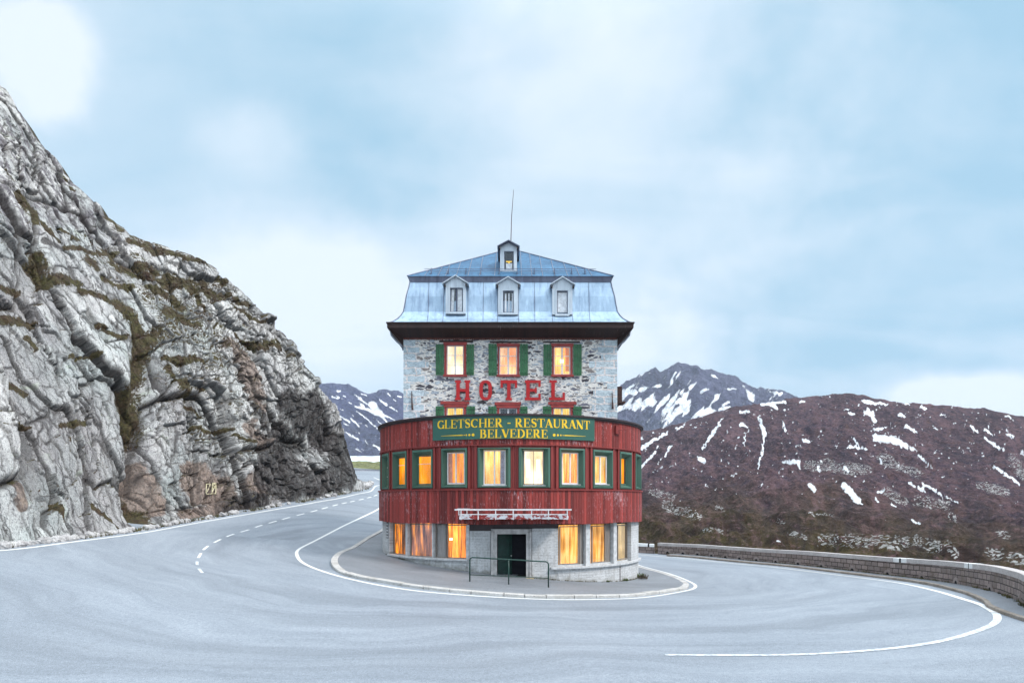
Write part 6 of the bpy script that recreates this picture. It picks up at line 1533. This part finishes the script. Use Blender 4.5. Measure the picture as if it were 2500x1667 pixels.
tag(mb.build('painted_rock_mark', simple('cream_paint', (.58, .52, .34), .7, 0, .2, 6), None), 'cream painted angular mark on the brown rock face above the road', 'painted mark')

# rubble at the foot of the cliff: one drift of broken stone
M['boulder'] = granite('loose_rubble_rock', (.30, .29, .29), (.52, .51, .50), (.12, .11, .11), .8)
mb = MB(); rb_ = random.Random(4)
def stone_(x, y, s, seed):
    vs = []; n, m2 = 6, 9; an = rb_.random()*6
    for i in range(n+1):
        for j in range(m2):
            a = pi*i/n; b = 2*pi*j/m2; v_ = np.array((sin(a)*cos(b), sin(a)*sin(b), cos(a)))
            k = 1+.45*float(fbm(np.array(v_[0]*1.9+seed), np.array(v_[1]*1.9+v_[2]*2.3), 2, seed))
            vs.append((x+(v_[0]*cos(an)-v_[1]*.7*sin(an))*s*k, y+(v_[0]*sin(an)+v_[1]*.7*cos(an))*s*k, float(gz(x, y))+s*.25+v_[2]*s*.65*k))
    mb.add(vs, [(i*m2+j, (i+1)*m2+j, (i+1)*m2+(j+1) % m2, i*m2+(j+1) % m2) for i in range(n) for j in range(m2)])
for k in range(190):
    px = rb_.random()*460 if k < 120 else 420+rb_.random()*430
    py = np.interp(px, [c[0] for c in CLIFFB], [c[1] for c in CLIFFB]) + .2 + rb_.random()**1.6*2.6
    x, y = hit(px, py); stone_(x, y, .07+.28*rb_.random()**3, 50+k)
for k in range(26):
    px = 866+rb_.random()*42; py = np.interp(px, [860, 908], [1200, 1189]) - rb_.random()*5
    x, y = hit(px, py); stone_(x-.3, y+.3, .2+.5*rb_.random(), 350+k)
tag(mb.build('rubble', M['boulder'], None), kind='stuff', label='broken stone lying along the foot of the cliff')

# weeds against the foot of the hotel
M['weed'] = simple('weed_leaf', (.10, .14, .03), .8, 0, .4, 12)
def weed(px, R_, s, seed, lab, dry=False):
    t = th_of(px, R_); r = random.Random(seed); c_ = cyl(t, R_+.12, 0); z0_ = gzp(c_[0], c_[1]); mb = MB()
    for k in range(70):
        a = r.random()*2*pi; l = s*(.4+.8*r.random()); b = np.array(c_)+np.array((r.uniform(-s, s)*.8, r.uniform(-.3, .3)*s, z0_)); h_ = l*(.5+r.random()*.6)
        tip = b+np.array((cos(a)*l*.5, sin(a)*l*.4-.05, h_)); w = .012+.02*r.random(); sd_ = np.array((sin(a)*w, -cos(a)*w, 0)); md = (b+tip)/2+np.array((0, 0, l*.12))
        mb.add([tuple(b), tuple(md-sd_), tuple(tip), tuple(md+sd_)], [(0, 1, 2, 3)])
    o = mb.build('weed_clump', M['weed'] if not dry else simple('dry_weed', (.12, .09, .06), .9), None); return tag(o, lab, 'plant')
weed(1556, RG, .30, 1, 'green weed clump growing at the right foot of the hotel wall')
weed(1523, RG, .15, 2, 'small green weed tuft below the thin conduit')
weed(1565, RG+.3, .32, 3, 'dry brown twiggy weed leaning out beyond the right foot of the hotel', True)
weed(1480, RG, .09, 4, 'tiny weed in the joint under the right-hand ledge')

# dry grass and moss sprouting along the foot of the parapet, the hotel and the cliff
M['verge'] = simple('dry_verge_grass', (.095, .085, .035), .9, 0, .6, 1.5)
mb = MB(); rv = random.Random(21)
def tuft(x, y, z, s, n=6):
    for k in range(n):
        a = rv.random()*2*pi; b = (x+rv.uniform(-s, s)*.6, y+rv.uniform(-s, s)*.6, z); l = s*(.5+rv.random()); w = .012+.012*rv.random()
        t_ = (b[0]+cos(a)*l*.5, b[1]+sin(a)*l*.5, z+l*.9); mb.add([(b[0]-sin(a)*w, b[1]+cos(a)*w, z-.02), (b[0]+sin(a)*w, b[1]-cos(a)*w, z-.02), t_], [(0, 1, 2)])
SW = arclen(WALL)
for k in range(900):
    s = rv.random()**.8*SW[-1]; i = min(int(np.searchsorted(SW, s)), len(WALL)-1); p = WALL[i]-Nw[i]*(.04+.12*rv.random()**2)
    if fbm(np.array(s*.9), np.array(3.3), 3, 9) > -.15: tuft(p[0], p[1], float(gz(*p))+.127, .05+.10*rv.random()**2)
for k in range(420):
    t = -1.3+2.6*rv.random(); c_ = cyl(t, RG+.03+.08*rv.random()**2, 0)
    if t > .15 or fbm(np.array(t*9.), np.array(1.1), 3, 19) > .1: tuft(c_[0], c_[1], gzp(c_[0], c_[1]), .025+.05*rv.random()**2, 5)
for k in range(1400):
    px = rv.random()*900; py = np.interp(px, [c[0] for c in CLIFFB], [c[1] for c in CLIFFB]) + rv.random()**2*3.0
    x, y = hit(px, py)
    if fbm(np.array(x*.5), np.array(y*.5), 3, 29) > -.1: tuft(x, y, float(gz(x, y)), .10+.16*rv.random()**2)
tag(mb.build('verge_grass', M['verge'], None), kind='stuff', label='dry grass and moss along the foot of the walls and the cliff')

# ------------------------------------------------------------------ mountain air
hz = bpy.data.meshes.new('haze'); xs, ys, zs = (-5600, 5600), (-5400, 5600), (-72, 475)
hv = [(x, y, z) for z in zs for y in ys for x in xs]; hz.from_pydata(hv, [], [(2, 3, 1, 0), (5, 7, 6, 4), (1, 5, 4, 0), (3, 7, 5, 1), (2, 6, 7, 3), (0, 4, 6, 2)])
ho_ = link('haze', hz); tag(ho_, kind='stuff', label='thin blue mountain haze')
m_, g = newmat('haze_air'); o_ = g.nt.nodes.new('ShaderNodeOutputMaterial')
vp = g('ShaderNodeVolumePrincipled', {'Color': (.78, .87, 1.0, 1), 'Density': HAZE, 'Anisotropy': .2}); g.nt.links.new(vp, o_.inputs['Volume'])
hz.materials.append(m_)
